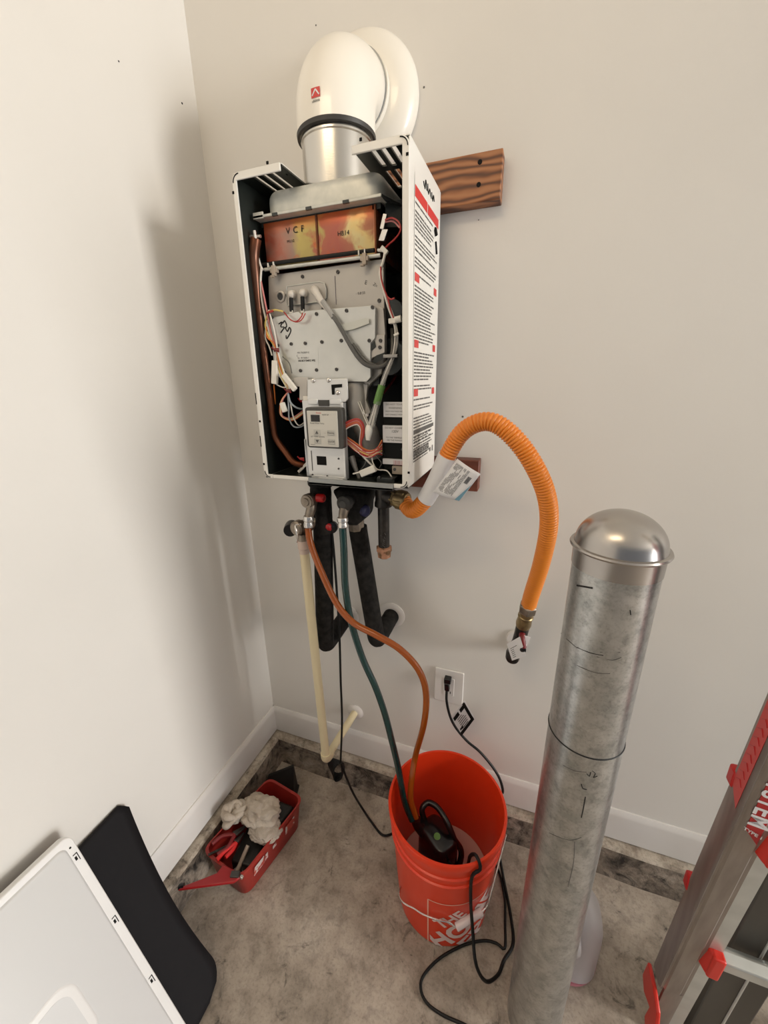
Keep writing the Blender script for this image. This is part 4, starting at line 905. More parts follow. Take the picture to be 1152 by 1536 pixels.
bm = B(); c = Y(547, 765, -.165); lathe(bm, c+V(-.012, 0, 0), V(1, -.3, 0), [(0, .013), (.004, .0155), (.020, .0150), (.024, .0105)], 12); part('blue_handle', bm, M['bluegrip'], SV2, bevel=.002)
bm = B(); c = Y(534, 789, -.125); lathe(bm, c+V(0, 0, .012), (0.1, 0, -1), [(0, .020), (.016, .0215), (.022, .020)], 8); part('union_nut', bm, M['bronze'], SV2)

# relief valve with lever above the cream pipe
RV = thing('relief_valve', 'tarnished pressure relief valve with a steel lever above the cream drain pipe', 'valve', Y(450, 800, -.20))
rc = Y(447, 793, -.215); bm = B(); lathe(bm, rc+V(0, .03, 0), V(-.15, -1, 0), [(0, .014), (.012, .016), (.016, .0195), (.032, .0190), (.036, .015), (.037, .006)], 24); part('valve_body', bm, M['bronze'], RV)
bm = B(); cyl(bm, Y(452, 797, -.19), Y(480, 780, -.165), .0125, n=20); cyl(bm, Y(454, 800, -.2), Y(455, 812, -.2), .015, n=20); part('inlet_pipe', bm, M['bronze'], RV)
bm = B(); lathe(bm, Y(437, 792, -.18), V(-.4, 1, 0), [(-.02, .0165), (.0, .0185), (.012, .0185), (.016, .014)], 20); part('black_cap', bm, M['blackpl'], RV)
bm = B(); p = [Y(443, 788, -.245), Y(444, 796, -.250), Y(446, 806, -.250), Y(445, 813, -.248)]; tube(bm, p, .0022, n=8, rf=lambda L, t: .0018+.0014*abs(math.sin(t*7))); tube(bm, [p[0], p[0]+V(.006, .004, .002), p[0]+V(.007, .012, 0)], .002, n=8); part('lever', bm, M['bright'], RV)

# drain pipe
DP = thing('drain_pipe', 'cream plastic drain pipe running down and elbowing into the back wall', 'pipe', (.347, -.2, .30))
dx, dy, dz = .345, -.2, .318; dt = Y(455, 812, dy)
bm = B(); cyl(bm, dt+V(0, 0, -.012), (dx, dy, dz), .0125, n=24); part('upright', bm, M['cpvc'], DP)
bm = B(); lathe(bm, dt, V(dx, dy, dz)-dt, [(-.004, .0155), (.018, .0155), (.020, .014), (.032, .0138)], 24); part('threaded_adapter', bm, M['cpvc2'], DP)
bm = B(); el = bend(V(dx, dy, dz+.03), V(dx, dy, dz-.012), V(dx, dy+.04, dz-.012), .018); tube(bm, [V(dx, dy, dz+.014)]+el+[V(dx, dy+.026, dz-.012)], .0158, n=22, smooth=False); part('elbow', bm, M['cpvc'], DP, sharp=60)
bm = B(); cyl(bm, (dx, dy+.02, dz-.012), (dx+.012, -.003, dz-.006), .0122, n=22); part('wall_stub', bm, M['cpvc'], DP)
bm = B(); lathe(bm, (dx+.012, -.0005, dz-.006), (0, -1, 0), [(0, .0295), (.003, .0295), (.007, .025), (.009, .015)], 32); part('wall_escutcheon', bm, M['plwhite'], DP)

# ------------------------------------------------------------------ bucket and its contents
BX, BYc, BZ = .733, -.243, .362
RT, RBt = .150, .127
def brad(z): return RBt+(RT-RBt)*min(1, z/BZ)
BK = thing('bucket', 'orange plastic bucket of descaling liquid with hoses and a pump inside', 'bucket', (BX, BYc, 0))
bm = B()
prof = [(0, .121), (.004, RBt), (.27, brad(.27)), (.272, brad(.27)+.0045), (.276, brad(.27)+.0045), (.278, brad(.28)), (.300, brad(.30)), (.302, brad(.30)+.0045), (.306, brad(.30)+.0045), (.308, brad(.31)), (.340, brad(.34)), (.343, RT+.005), (BZ-.003, RT+.006), (BZ, RT+.004), (BZ, RT-.0015), (BZ-.006, RT-.003), (.3, brad(.3)-.0025), (.006, RBt-.003), (.005, .02)]
n = 96; rings = []
for z, r in prof: rings.append([bm.verts.new((BX+r*math.cos(2*PI*i/n), BYc+r*math.sin(2*PI*i/n), z)) for i in range(n)])
for a, b in zip(rings, rings[1:]):
    for i in range(n): bm.faces.new((a[i], a[(i+1) % n], b[(i+1) % n], b[i]))
bm.faces.new(rings[0][::-1]); bm.faces.new(rings[-1])
part('bucket_body', bm, M['bucket'], BK, sharp=40)
# printed square and lettering
def cylhit(px, py, extra=0):
    d = _f + _r*((px-576)/F_PX) - _u*((py-768)/F_PX); t = .3
    for _ in range(4000):
        p = CAM+d*t
        if p.z < BZ+.02 and math.hypot(p.x-BX, p.y-BYc) < brad(p.z)+extra: break
        t += .0005
    return math.atan2(p.y-BYc, p.x-BX), p.z
thL, zTop = cylhit(642, 1348); _, zBot = cylhit(644, 1414)
S_ = min(.19, zTop-zBot) if zTop-zBot > .08 else .15
zc = (zTop+zBot)/2; S_ = (zTop-zBot); SW = S_*1.05
def bwrap(bm, e=.0007):
    for v in bm.verts:
        a = thL+v.co.x/brad(v.co.z+zBot); z = v.co.z+zBot; r = brad(z)+e; v.co = V(BX+math.cos(a)*r, BYc+math.sin(a)*r, z)
    return bm
bm = B(); lw = .0016
def strip(bm, x0, z0, x1, z1, w, n=40):
    d = V(x1-x0, 0, z1-z0); L = d.length; d.normalize(); s = V(-d.z, 0, d.x)*w
    v = [(bm.verts.new(V(x0, 0, z0)+d*L*k/n+s), bm.verts.new(V(x0, 0, z0)+d*L*k/n-s)) for k in range(n+1)]
    for a, b in zip(v, v[1:]): bm.faces.new((a[0], b[0], b[1], a[1]))
for q in ((0, 0, SW, 0), (SW, 0, SW, S_), (SW, S_, 0, S_), (0, S_, 0, 0)): strip(bm, *q, lw)
part('printed_square', bwrap(bm), M['orangeline'], BK)
bm = B(); ca, sa = math.cos(math.radians(42)), math.sin(math.radians(42))
for s, sz, u, v in (('THE', S_*.24, .27, .66), ('HOME', S_*.42, .47, .46), ('DEPOT', S_*.42, .70, .20)):
    t = text_bm(s, sz, V(0, 0, 0), (ca, 0, sa), (-sa, 0, ca), 0, subdiv=.007, off=sz*.035)
    bmesh.ops.translate(t, vec=(SW*u, 0, S_*v), verts=t.verts)
    # stay inside the printed square
    kill = [x for x in t.verts if not (.004 < x.co.x < SW-.004 and .004 < x.co.z < S_-.004)]
    bmesh.ops.delete(t, geom=kill, context='VERTS'); merge(bm, t)
part('printed_lettering', bwrap(bm, .0008), M['whiteprint'], BK)
bm = B(); q = B(); th2, z2 = cylhit(727, 1298)
for i in range(9):
    pass
v = [[bm.verts.new(V(BX+math.cos(th2+(.022*i/5-.011)/RT)*(brad(z2)+.0052), BYc+math.sin(th2+(.022*i/5-.011)/RT)*(brad(z2)+.0052), z2+dz_)) for dz_ in (-.004, .004)] for i in range(6)]
for a, b in zip(v, v[1:]): bm.faces.new((a[0], b[0], b[1], a[1]))
bm.free()
# bail handle hanging down in front
pivL = V(BX+math.cos(math.radians(-158))*(RT+.008), BYc+math.sin(math.radians(-158))*(RT+.008), .300)
pivR = V(BX+math.cos(math.radians(8))*(RT+.008), BYc+math.sin(math.radians(8))*(RT+.008), .300)
def fh(px, py, e=.007):
    a, z = cylhit(px, py, e); z = max(z, .02); r = brad(z)+e; return V(BX+math.cos(a)*r, BYc+math.sin(a)*r, z)
pl, g0, g1 = fh(584, 1270), fh(684, 1391, .012), fh(723, 1367, .012)
bm = B(); tube(bm, [pl, fh(588, 1300), fh(600, 1335), fh(625, 1365), fh(655, 1379), fh(672, 1383), g0], .0021, n=8); tube(bm, [g1, fh(731, 1358, .012), fh(735, 1346, .012), V(BX+.150, BYc-.015, .27), V(BX+.157, BYc+.01, .300)], .0021, n=8); part('bail', bm, M['bright'], BK)
bm = B(); lathe(bm, g0, g1-g0, [(0, .008), (.002, .0095), ((g1-g0).length-.002, .0095), ((g1-g0).length, .008)], 16); part('bail_grip', bm, M['grip'], BK)
bm = B(); lathe(bm, pl-(pl-V(BX, BYc, pl.z)).normalized()*.006, pl-V(BX, BYc, pl.z), [(0, .011), (.008, .009), (.010, .004)], 16); part('bail_ear', bm, M['bucket'], BK)
# liquid
WZ = .088
bm = B(); lathe(bm, (BX, BYc, .0065), (0, 0, 1), [(0, RBt-.0045), (WZ-.0065, brad(WZ)-.0042)], 64)
solo('liquid', bm, M['water'], 'pinkish milky liquid in the bottom of the orange bucket', 'water')
# pump
PM = thing('pump', 'black submersible pump standing in the orange bucket', 'pump', (.70, -.235, .0068))
pc = Z(655, 1253, .19)
bm = B(); pcx, pcy = pc.x-.0, pc.y
ax = V(math.cos(math.radians(-38)), math.sin(math.radians(-38)), 0); ay = V(-ax.y, ax.x, 0)
def sbox(bm, c, a, b, z0, z1, ta=1., n=8, rr=.3):
    rings = []
    for k, z in enumerate((z0, z0+.01, z1-.02, z1-.006, z1)):
        s = (1, 1, ta, ta*.93, ta*.78)[k]; ring = []
        for i in range(32):
            t = 2*PI*i/32; cx, sx = math.cos(t), math.sin(t); e = .55
            ring.append(bm.verts.new(c+ax*a*s*math.copysign(abs(cx)**e, cx)+ay*b*s*math.copysign(abs(sx)**e, sx)+V(0, 0, z)))
        rings.append(ring)
    for p, q in zip(rings, rings[1:]):
        for i in range(32): bm.faces.new((p[i], p[(i+1) % 32], q[(i+1) % 32], q[i]))
    bm.faces.new(rings[0][::-1]); bm.faces.new(rings[-1])
pb_ = Z(657, 1252, .225); base = V(pb_.x, pb_.y, 0)
sbox(bm, base, .058, .040, .0068, .235, .95); part('pump_body', bm, M['blackpl'], PM, sharp=50)
bm = B(); lathe(bm, base+V(.0, -.012, .2345), V(0, -.1, 1), [(0, .009), (.0025, .009), (.003, .006)], 20); part('dial', bm, M['green'], PM, label='small green dial')
hd = [Z(637, 1232, .23), Z(633, 1214, .26), Z(642, 1204, .27), Z(656, 1211, .27), Z(670, 1232, .26), Z(681, 1258, .23), Z(692, 1282, .18), V(.765, -.285, .10)]
bm = B(); tube(bm, hd, .0082, n=14); part('pump_handle', bm, M['blackpl'], PM)
ob = Z(626, 1236, .23); bm = B(); tube(bm, [base+V(-.02, .0, .19), ob+V(.004, 0, 0), ob+V(-.002, .004, .012)], .017, n=18); part('outlet_nozzle', bm, M['blackpl'], PM)
bm = B(); c = Z(635, 1290, .08); tube(bm, [base+V(-.035, 0, .03), base+V(-.055, -.02, .05)], .02, n=18, smooth=False); part('intake', bm, M['darkred'], PM)

# hoses
AH = thing('amber_hose', 'amber vinyl hose curving from the left valve down into the orange bucket', 'hose', Y(463, 790, -.215))
ap = [Y(462, 792, -.216), Y(466, 815, -.222), Y(481, 855, -.232), Y(505, 905, -.242), Y(530, 934, -.248), Y(565, 953, -.25), Y(600, 974, -.25), Y(628, 1005, -.248), Y(639, 1040, -.245), Y(636, 1085, -.235), Z(624, 1130, .43), Z(618, 1165, .37), Z(616, 1198, .31), Z(624, 1226, .25)]
bm = B(); tube(bm, ap, .0083, n=16); part('hose_tube', bm, M['brownhose'], AH)
bm = B(); lathe(bm, Y(463, 774, -.215), Y(463, 796, -.218)-Y(463, 774, -.215), [(0, .0125), (.003, .0135), (.011, .0135), (.013, .0118), (.016, .0118), (.018, .0128), (.027, .0126), (.029, .0105)], 24); part('coupling', bm, M['bright'], AH)
GHs = thing('green_hose', 'dark green vinyl hose running from the right valve down into the orange bucket', 'hose', Y(515, 792, -.215))
gpp = [Y(514, 792, -.216), Y(516, 830, -.222), Y(518, 880, -.228), Y(526, 930, -.232), Y(543, 985, -.236), Y(563, 1030, -.238), Y(577, 1070, -.24), Y(588, 1112, -.24), Z(597, 1150, .415), Z(602, 1178, .36), Z(607, 1203, .30), Z(618, 1230, .245)]
bm = B(); tube(bm, gpp, .0088, n=16); part('hose_tube', bm, M['tealhose'], GHs)
bm = B(); lathe(bm, Y(514, 776, -.215), Y(515, 796, -.217)-Y(514, 776, -.215), [(0, .0125), (.003, .0135), (.009, .0135), (.011, .0115), (.014, .0115), (.016, .0128), (.023, .0126), (.025, .0105)], 24); part('coupling', bm, M['bright'], GHs)

# ------------------------------------------------------------------ outlet, cords
a, b = Y(653, 1001, 0), Y(694, 1055, 0)
OC = thing('outlet_plate', 'white square-edged wall outlet plate behind the bucket', 'outlet', ((a.x+b.x)/2, 0, b.z))
zt_, zb_ = (a.z+Y(694, 1006, 0).z)/2, (b.z+Y(655, 1050, 0).z)/2
bm = B(); prism(bm, ypoly(rrect(a.x, b.x, zb_, zt_, .004), -.0005), (0, -.005, 0)); part('plate', bm, M['plwhite'], OC, bevel=.0025, seg=3)
bm = B(); xc = (a.x+b.x)/2; zc_ = (zt_+zb_)/2; prism(bm, ypoly(rrect(xc-.017, xc+.017, zc_-.033, zc_+.033, .003), -.005), (0, -.002, 0)); part('socket_face', bm, M['plwhite'], OC, bevel=.001)
bm = B()
for dz2 in (-.020,):
    for dx2 in (-.0064, .0064): box(bm, (xc+dx2-.001, -.0075, zc_+dz2-.004), (xc+dx2+.001, -.006, zc_+dz2+.004))
part('socket_slot', bm, M['ink'], OC)
pq = Y(672, 1020, -.02)
c1p = [Y(670, 1037, -.028), Y(670, 1052, -.034), Y(675, 1074, -.04), Y(684, 1092, -.045), Y(701, 1112, -.05), Y(720, 1128, -.055), Y(740, 1152, -.06), Y(751, 1172, -.062), Y(753, 1190, -.062), V(.835, -.06, .22), V(.872, -.095, .06), V(.90, -.16, .008), V(.925, -.24, .0055)]
_ta, _ = cylhit(716, 1293)
def inn(d, z): return V(BX+math.cos(_ta)*(RT-d), BYc+math.sin(_ta)*(RT-d), z)
c1p += [V(.935, -.30, .006), Z(756, 1440, .006), Z(747, 1462, .01), Z(729, 1472, .035), Z(714, 1446, .09), fh(709, 1395, .03), fh(706, 1350, .012), fh(708, 1315, .010), inn(-.012, .352), inn(-.007, .3685), inn(.001, .3705), inn(.012, .366), inn(.030, .33), inn(.045, .25), V(.76, -.29, .20), V(.73, -.265, .21), base+V(.02, -.01, .20)]
bm = B(); tube(bm, c1p, .0040, n=10); PC = part('power_cord', bm, M['black'], PM)
bm = B(); obox(bm, pq+V(0, -.004, .004), V(.0105, 0, 0), V(0, .010, 0), V(0, 0, .009)); obox(bm, pq+V(-.001, -.006, -.018), V(.0075, 0, 0), V(0, .008, 0), V(-.001, 0, .014)); part('plug', bm, M['blackpl'], PC, bevel=.003, seg=3)
bm = B(); q = [Y(677, 1075, -.046), Y(697, 1051, -.05), Y(712, 1078, -.054), Y(693, 1103, -.052)]; prism(bm, q, (0, .0008, 0)); CT2 = part('cord_tag', bm, M['paper'], PC, label='white and black tag on the cord')
bm = B(); q0 = q[3]; xx = (q[2]-q[3]).normalized(); yy = (q[0]-q[3]).normalized(); wW, hH = (q[2]-q[3]).length, (q[0]-q[3]).length
quad(bm, q0, xx, yy, wW*.0, wW*.98, .0, hH*.15, .0016); quad(bm, q0, xx, yy, wW*.82, wW*.97, hH*.1, hH*.92, .0016); quad(bm, q0, xx, yy, wW*.05, wW*.45, hH*.72, hH*.88, .0016); quad(bm, q0, xx, yy, wW*.55, wW*.85, hH*.72, hH*.88, .0016); quad(bm, q0, xx, yy, wW*.08, wW*.3, hH*.2, hH*.28, .0016); part('cord_tag_border', bm, M['ink'], PC)
bm = B(); print_lines(bm, q0, xx, yy, wW*.2, wW*.75, hH*.2, hH*.75, hH*.09, hH*.045, .3, 0, rt); part('cord_tag_print', bm, M['greyink'], PC)['kind'] = 'stuff'
hcp = [V(.383, -.15, 1.2135), Y(490, 750, -.150), Y(498, 800, -.152), Y(504, 870, -.154), Y(509, 950, -.156), Y(511, 1020, -.158), Y(513, 1080, -.160), Y(511, 1140, -.162)]
bm = B(); tube(bm, hcp, .0034, n=8)
ez = Y(511, 1142, -.162)
tube(bm, [ez, Y(517, 1160, -.164), Y(529, 1188, -.16), Z(543, 1212, .03), Z(558, 1234, .006), Z(575, 1253, .005), V(.56, -.14, .005), V(.66, -.075, .005), V(.80, -.072, .005), V(.875, -.13, .005), V(.905, -.20, .006), V(.912, -.27, .012), Z(757, 1422, .005), Z(745, 1415, .005), Z(725, 1411, .005), Z(695, 1418, .005), Z(660, 1437, .005), Z(636, 1462, .005), Z(631, 1482, .005), Z(640, 1504, .005), Z(665, 1523, .005), Z(710, 1545, .005), Z(760, 1590, .005)], .0036, n=8)
HC = part('power_cord', bm, M['black'], WH, label='thin black power cord hanging down to the floor')
bm = B()
for k in range(7):
    o_ = ez+V(0, 0, 0); s = .004*(k-3); w_ = .014+.0038*k
    tube(bm, [o_, o_+V(-w_*.9-.004, s, -.020), o_+V(-w_*1.3-.005, s, -.050), o_+V(-w_*.6-.008, s, -.078), o_+V(.006-w_*.2, s*.8, -.060), o_+V(.007, s*.6, -.03), o_], .0030, n=7)
tube(bm, [ez+V(-.006, -.006, -.004), ez+V(.0, -.009, 0), ez+V(.008, -.004, .001), ez+V(.012, -.002, -.004)], .002, n=6)
part('cord_coil', bm, M['black'], HC)

# ------------------------------------------------------------------ bollard
PXc, PYc = .986, -.415
BO = thing('bollard', 'galvanised steel pipe bollard with a domed cap standing in front', 'bollard', (PXc, PYc, 0))
PR = .0572
bm = B(); lathe(bm, (PXc, PYc, .0), (0, 0, 1), [(0, PR), (.55, PR), (1.185, PR)], 64); part('pipe', bm, M['bollard'], BO)
bm = B(); cz = 1.172
lathe(bm, (PXc, PYc, cz), (0, 0, 1), [(0, PR+.0012), (.027, PR+.0018), (.0285, PR+.006), (.031, PR+.0072), (.0335, PR+.006), (.0345, PR+.002)] + [(.0345+(PR*.86)*math.sin(a), (PR+.001)*math.cos(a)) for a in [PI/2*k/14 for k in range(1, 14)]] + [(.0345+PR*.86, .0006)], 64)
part('domed_cap', bm, M['cap'], BO, sharp=30, label='polished domed steel cap')
def polehit(px, py):
    d = _f + _r*((px-576)/F_PX) - _u*((py-768)/F_PX); t = .3
    for _ in range(4000):
        p = CAM+d*t
        if math.hypot(p.x-PXc, p.y-PYc) < PR: break
        t += .0005
    return math.atan2(p.y-PYc, p.x-PXc), p.z
def pmark(pts, r=.0009, m='marker'):
    bm = B(); q = []
    for px, py in pts:
        a, z = polehit(px, py); q.append(V(PXc+math.cos(a)*(PR+.0001), PYc+math.sin(a)*(PR+.0001), z))
    tube(bm, q, r, n=6, step=.004); part('marker_line', bm, M[m], BO)
bm = B()
a0, z0 = polehit(862, 1128)
tube(bm, [V(PXc+math.cos(a)*(PR+.0001), PYc+math.sin(a)*(PR+.0001), z0) for a in [math.radians(-200+220*k/40) for k in range(41)]], .0013, n=6, smooth=False); part('marker_ring', bm, M['marker'], BO)
pmark([(866, 878), (878, 880), (889, 882)], .0014)
pmark([(842, 950), (852, 960), (866, 972)], .0007, 'greyink'); pmark([(866, 971), (885, 979), (905, 983)], .0007); pmark([(900, 978), (930, 978)], .0005, 'greyink'); pmark([(895, 985), (918, 990), (932, 986)], .0005, 'greyink')
pmark([(845, 985), (870, 1000), (895, 1009), (915, 1010)], .0006, 'greyink'); pmark([(945, 915), (946, 922)], .0008)
pmark([(880, 1160), (884, 1164), (886, 1158)], .0007); pmark([(872, 1176), (874, 1182), (880, 1184)], .0009); pmark([(888, 1156), (893, 1160), (890, 1166), (896, 1164)], .0006); pmark([(878, 1195), (875, 1212), (872, 1226)], .0009)
pmark([(810, 1240), (830, 1252), (855, 1260), (872, 1256)], .0006, 'greyink'); pmark([(862, 1262), (860, 1295), (852, 1330)], .0006, 'greyink'); pmark([(845, 1148), (862, 1156), (880, 1158)], .0006, 'greyink')

# ------------------------------------------------------------------ plastic jug behind the bollard
JX, JY = 1.062, -.262
JG = thing('plastic_jug', 'cloudy white plastic jug standing behind the steel bollard', 'jug', (JX, JY, 0))
bm = B(); rings = []
for z, s in ((0, .60), (.003, .66), (.02, .70), (.13, .70), (.155, .69), (.180, .63), (.205, .50), (.222, .34), (.232, .22), (.252, .21)):
    ring = []
    for i in range(40):
        t = 2*PI*i/40; e = .75; c_, s_ = math.cos(t), math.sin(t)
        x, y = .1*s*math.copysign(abs(c_)**e, c_), .1*s*math.copysign(abs(s_)**e, s_)
        ring.append(bm.verts.new((JX+x, JY+y, z)))
    rings.append(ring)
for p, q in zip(rings, rings[1:]):
    for i in range(40): bm.faces.new((p[i], p[(i+1) % 40], q[(i+1) % 40], q[i]))
bm.faces.new(rings[0][::-1]); bm.faces.new(rings[-1]); part('jug_body', bm, M['jug'], JG, sharp=60)
bm = B(); tube(bm, [V(JX-.022, JY-.012, .236), V(JX-.01, JY-.055, .228), V(JX+.002, JY-.078, .190), V(JX+.006, JY-.078, .15), V(JX+.002, JY-.066, .125)], .0085, n=14); part('jug_handle', bm, M['jug'], JG)
bm = B(); lathe(bm, (JX, JY, .2505), (0, 0, 1), [(0, .0225), (.014, .0225), (.016, .020)], 24); part('jug_cap', bm, M['plwhite'], JG)
bm = B(); lathe(bm, (JX, JY, .0004), (0, 0, 1), [(0, .066), (.010, .0745), (.016, .0745)], 40); part('residue', bm, M['jugpink'], JG)

# ------------------------------------------------------------------ red tool tray with its contents
TRt = [V(.252, -.213, 0), V(.204, -.470, 0), V(.052, -.448, 0), V(.100, -.190, 0)]
def ring_of(c4, inset, z, r=.03, n=5):
    c = sum(c4, V(0, 0, 0))/4; out = []
    cc = [p+(c-p).normalized()*inset for p in c4]
    for i in range(4):
        p0, p1, p2 = cc[i-1], cc[i], cc[(i+1) % 4]; u = (p0-p1).normalized(); v = (p2-p1).normalized()
        a, b = p1+u*r, p1+v*r
        for k in range(n+1):
            t = k/n; out.append(a*(1-t)**2+p1*2*t*(1-t)+b*t*t+V(0, 0, z))
    return out
TT = thing('tool_tray', 'red plastic tool tray on the floor against the left wall kerb, holding rags and tools', 'tool tray', (.152, -.33, 0))
bm = B(); rs = []
for inset, z in ((.018, .001), (.014, .004), (.0, .105), (-.004, .106), (-.004, .111), (.005, .111), (.018, .006)):
    rs.append([bm.verts.new(p) for p in ring_of(TRt, inset, z)])
for p, q in zip(rs, rs[1:]):
    for i in range(len(p)): bm.faces.new((p[i], p[(i+1) % len(p)], q[(i+1) % len(p)], q[i]))
bm.faces.new(rs[0][::-1]); bm.faces.new(rs[-1]); part('tray_body', bm, M['toolred'], TT, sharp=45)
# worn sticker on the long right side
ou = (TRt[0]-TRt[1]).normalized(); on_ = V(ou.y, -ou.x, 0)
bm = B()
for u0, u1, z0, z1 in ((.045, .085, .050, .085), (.088, .100, .052, .080), (.175, .215, .050, .088), (.12, .135, .06, .075)):
    pts = [TRt[1]+ou*u+V(0, 0, z)+on_*(.0035-.105*(.108-z)) for u, z in ((u0, z0), (u1, z0), (u1, z1), (u0, z1))]
    bm.faces.new([bm.verts.new(p) for p in pts])
part('worn_sticker', bm, M['sticker'], TT)['kind'] = 'stuff'
def ragmesh(c, sx, sy, sz, seed, sub=4, fold=1.0):
    bm = B(); bmesh.ops.create_icosphere(bm, subdivisions=5, radius=1)
    from mathutils import noise
    for v in bm.verts:
        p = v.co.copy(); n = noise.noise(p*1.1+V(seed, 0, 0)); n2 = noise.noise(p*2.4+V(0, seed, 0)); rid = 1-abs(noise.noise(p*1.9+V(seed, seed, 3)))*2.2
        rid2 = 1-abs(noise.noise(p*4.2+V(seed, 2, seed)))*2.4; k = 1+.34*n*fold+.12*n2+.22*rid*fold+.09*rid2
        v.co = V(c[0]+p.x*sx*k, c[1]+p.y*sy*k, max(c[2]+p.z*sz*k, c[2]-sz*.8))
    return bm
c = Z(388, 1212, .14); solo('cleaning_rag', ragmesh((c.x, c.y, .125), .055, .040, .030, 1.3), M['rag'], 'large crumpled dirty-white rag on top of the red tool tray', 'rag', sharp=180)
c = Z(397, 1238, .12); solo('cleaning_rag', ragmesh((c.x, c.y, .105), .046, .036, .018, 6.1, fold=.5), M['rag2'], 'flat greyish rag draped over the right edge of the red tool tray', 'rag', sharp=180)
# knotted rag: coils of twisted cloth
c = Z(352, 1222, .12); bm = B(); rg = random.Random(4)
pth = []
for k in range(44):
    a = k*.95; r = .036*(1-.80*(k % 9)/9); pth.append(V(c.x+r*math.cos(a)*.95+rg.uniform(-.004, .004), c.y+r*math.sin(a)*1.0, .118+.012*math.sin(k*1.7)+.0006*k))
tube(bm, pth, .009, n=10, rf=lambda L, t: .0098+.0026*math.sin(L*95)); solo('cleaning_rag', bm, M['rag'], 'twisted knotted dirty rag at the left end of the tool tray pile', 'rag', sharp=180)
# dark things in the tray
def in_tray(px, py, z): return Z(px, py, z)
bm = B(); obox(bm, V(.185, -.265, .052), V(.042, 0, 0), V(.006, .032, 0), V(0, 0, .044)); solo('black_pouch', bm, M['toolblack'], 'black pouch filling the far end of the red tool tray', 'pouch', bevel=.012, seg=3)
bm = B(); obox(bm, V(.158, -.372, .040), V(.038, .004, 0), V(-.008, .050, 0), V(0, 0, .032)); solo('socket_case', bm, M['toolblack'], 'dark case lying in the near end of the red tool tray', 'case', bevel=.006)
cpt = Z(372, 1302, .05); bm = B(); lathe(bm, V(.158, -.432, .0075), V(.0, -.0, 1), [(0, .016), (.044, .016), (.046, .0145), (.046, .0125), (.030, .012)], 24); solo('steel_socket', bm, M['bright'], 'round steel socket standing in the near corner of the red tool tray', 'socket')
def tool(name, label, cat, a, b, r0, r1, m, jaw=None, group=None):
    t = thing(name, label, cat, (Vector(a)+Vector(b))/2)
    bm = B(); a, b = Vector(a), Vector(b); mid = (a+b)/2+V(0, 0, .006); tube(bm, [a, mid, b], r0, n=12, rf=lambda L, t_: r0+(r1-r0)*t_+.0012*math.sin(t_*PI)); part('handle', bm, m, t)
    if jaw:
        bm = B(); d = (a-b).normalized(); s = d.cross(V(0, 0, 1)).normalized(); obox(bm, a+d*jaw*.5, d*jaw*.55, s*r0*.8, V(0, 0, .003)); part('jaw', bm, M['screw'], t, bevel=.0015)
    return t
def plier(label, tip, piv, e1, e2, m):
    t = thing('pliers', label, 'pliers', piv, 'red-handled pliers in the tool tray')
    for e in (e1, e2):
        bm = B(); mid = (piv+e)/2+(e-(e1+e2)/2)*.55; tube(bm, [piv, mid, e], .0058, n=10); part('handle', bm, m, t)
    bm = B(); d = (tip-piv); s = d.cross(V(0, 0, 1)).normalized(); prism(bm, [piv-s*.009, piv+s*.009, tip+s*.002, tip-s*.002], (0, 0, .006)); part('jaw', bm, M['screw'], t, bevel=.001)
plier('dark red handled pliers lying highest beside the knotted rag', Z(372, 1238, .10), Z(352, 1252, .118), Z(318, 1266, .12), Z(326, 1282, .118), M['darkred'])
plier('bright red handled pliers in the middle of the tool tray', Z(366, 1250, .10), Z(354, 1264, .112), Z(325, 1290, .118), Z(338, 1286, .112), M['red'])
# pipe wrench lying out of the tray to the left
w0, w1_ = Z(269, 1330, .122), Z(352, 1316, .122); w2_ = Z(340, 1298, .115)
PW = thing('pipe_wrench', 'dark red pipe wrench resting across the near-left corner of the tool tray', 'wrench', w1_)
bm = B(); prism(bm, [w0+V(0, -.007, 0), w0+V(.01, .007, 0), Z(325, 1309, .122), Z(335, 1296, .122), Z(351, 1304, .122), Z(360, 1316, .122), Z(350, 1323, .122)], (0, 0, -.009)); part('handle', bm, M['toolred2'], PW, bevel=.003, seg=3)
bm = B(); lathe(bm, w0+V(-.004, 0, -.0045), w1_-w0, [(0, .006), (.003, .0078), (.014, .0078)], 12); part('end_cap', bm, M['blackpl'], PW)
bm = B(); obox(bm, Z(353, 1313, .118), V(.012, .004, 0), V(-.003, .008, 0), V(0, 0, .007)); part('jaw', bm, M['screw'], PW, bevel=.002)
bm = B(); obox(bm, Z(361, 1318, .114)+V(0, .004, 0), V(.004, 0, 0), V(0, .004, 0), V(0, 0, .004)); part('screw_nut', bm, M['bright'], PW, bevel=.001)
# slim chisel under the pliers and a screwdriver
a, b = Z(312, 1282, .116), Z(356, 1262, .112)
bm = B(); d = (b-a).normalized(); s = d.cross(V(0, 0, 1)); prism(bm, [a-s*.003, a+s*.003, b+s*.005, b-s*.005], (0, 0, -.003)); solo('chisel', bm, M['iron'], 'dark steel chisel lying under the red pliers', 'chisel')
bm = B(); a, b = Z(350, 1320, .05), Z(372, 1268, .09); tube(bm, [a, b], .006, n=10, smooth=False); solo('ratchet_handle', bm, M['beige'], 'dull steel handle lying along the left inside of the tool tray', 'ratchet')
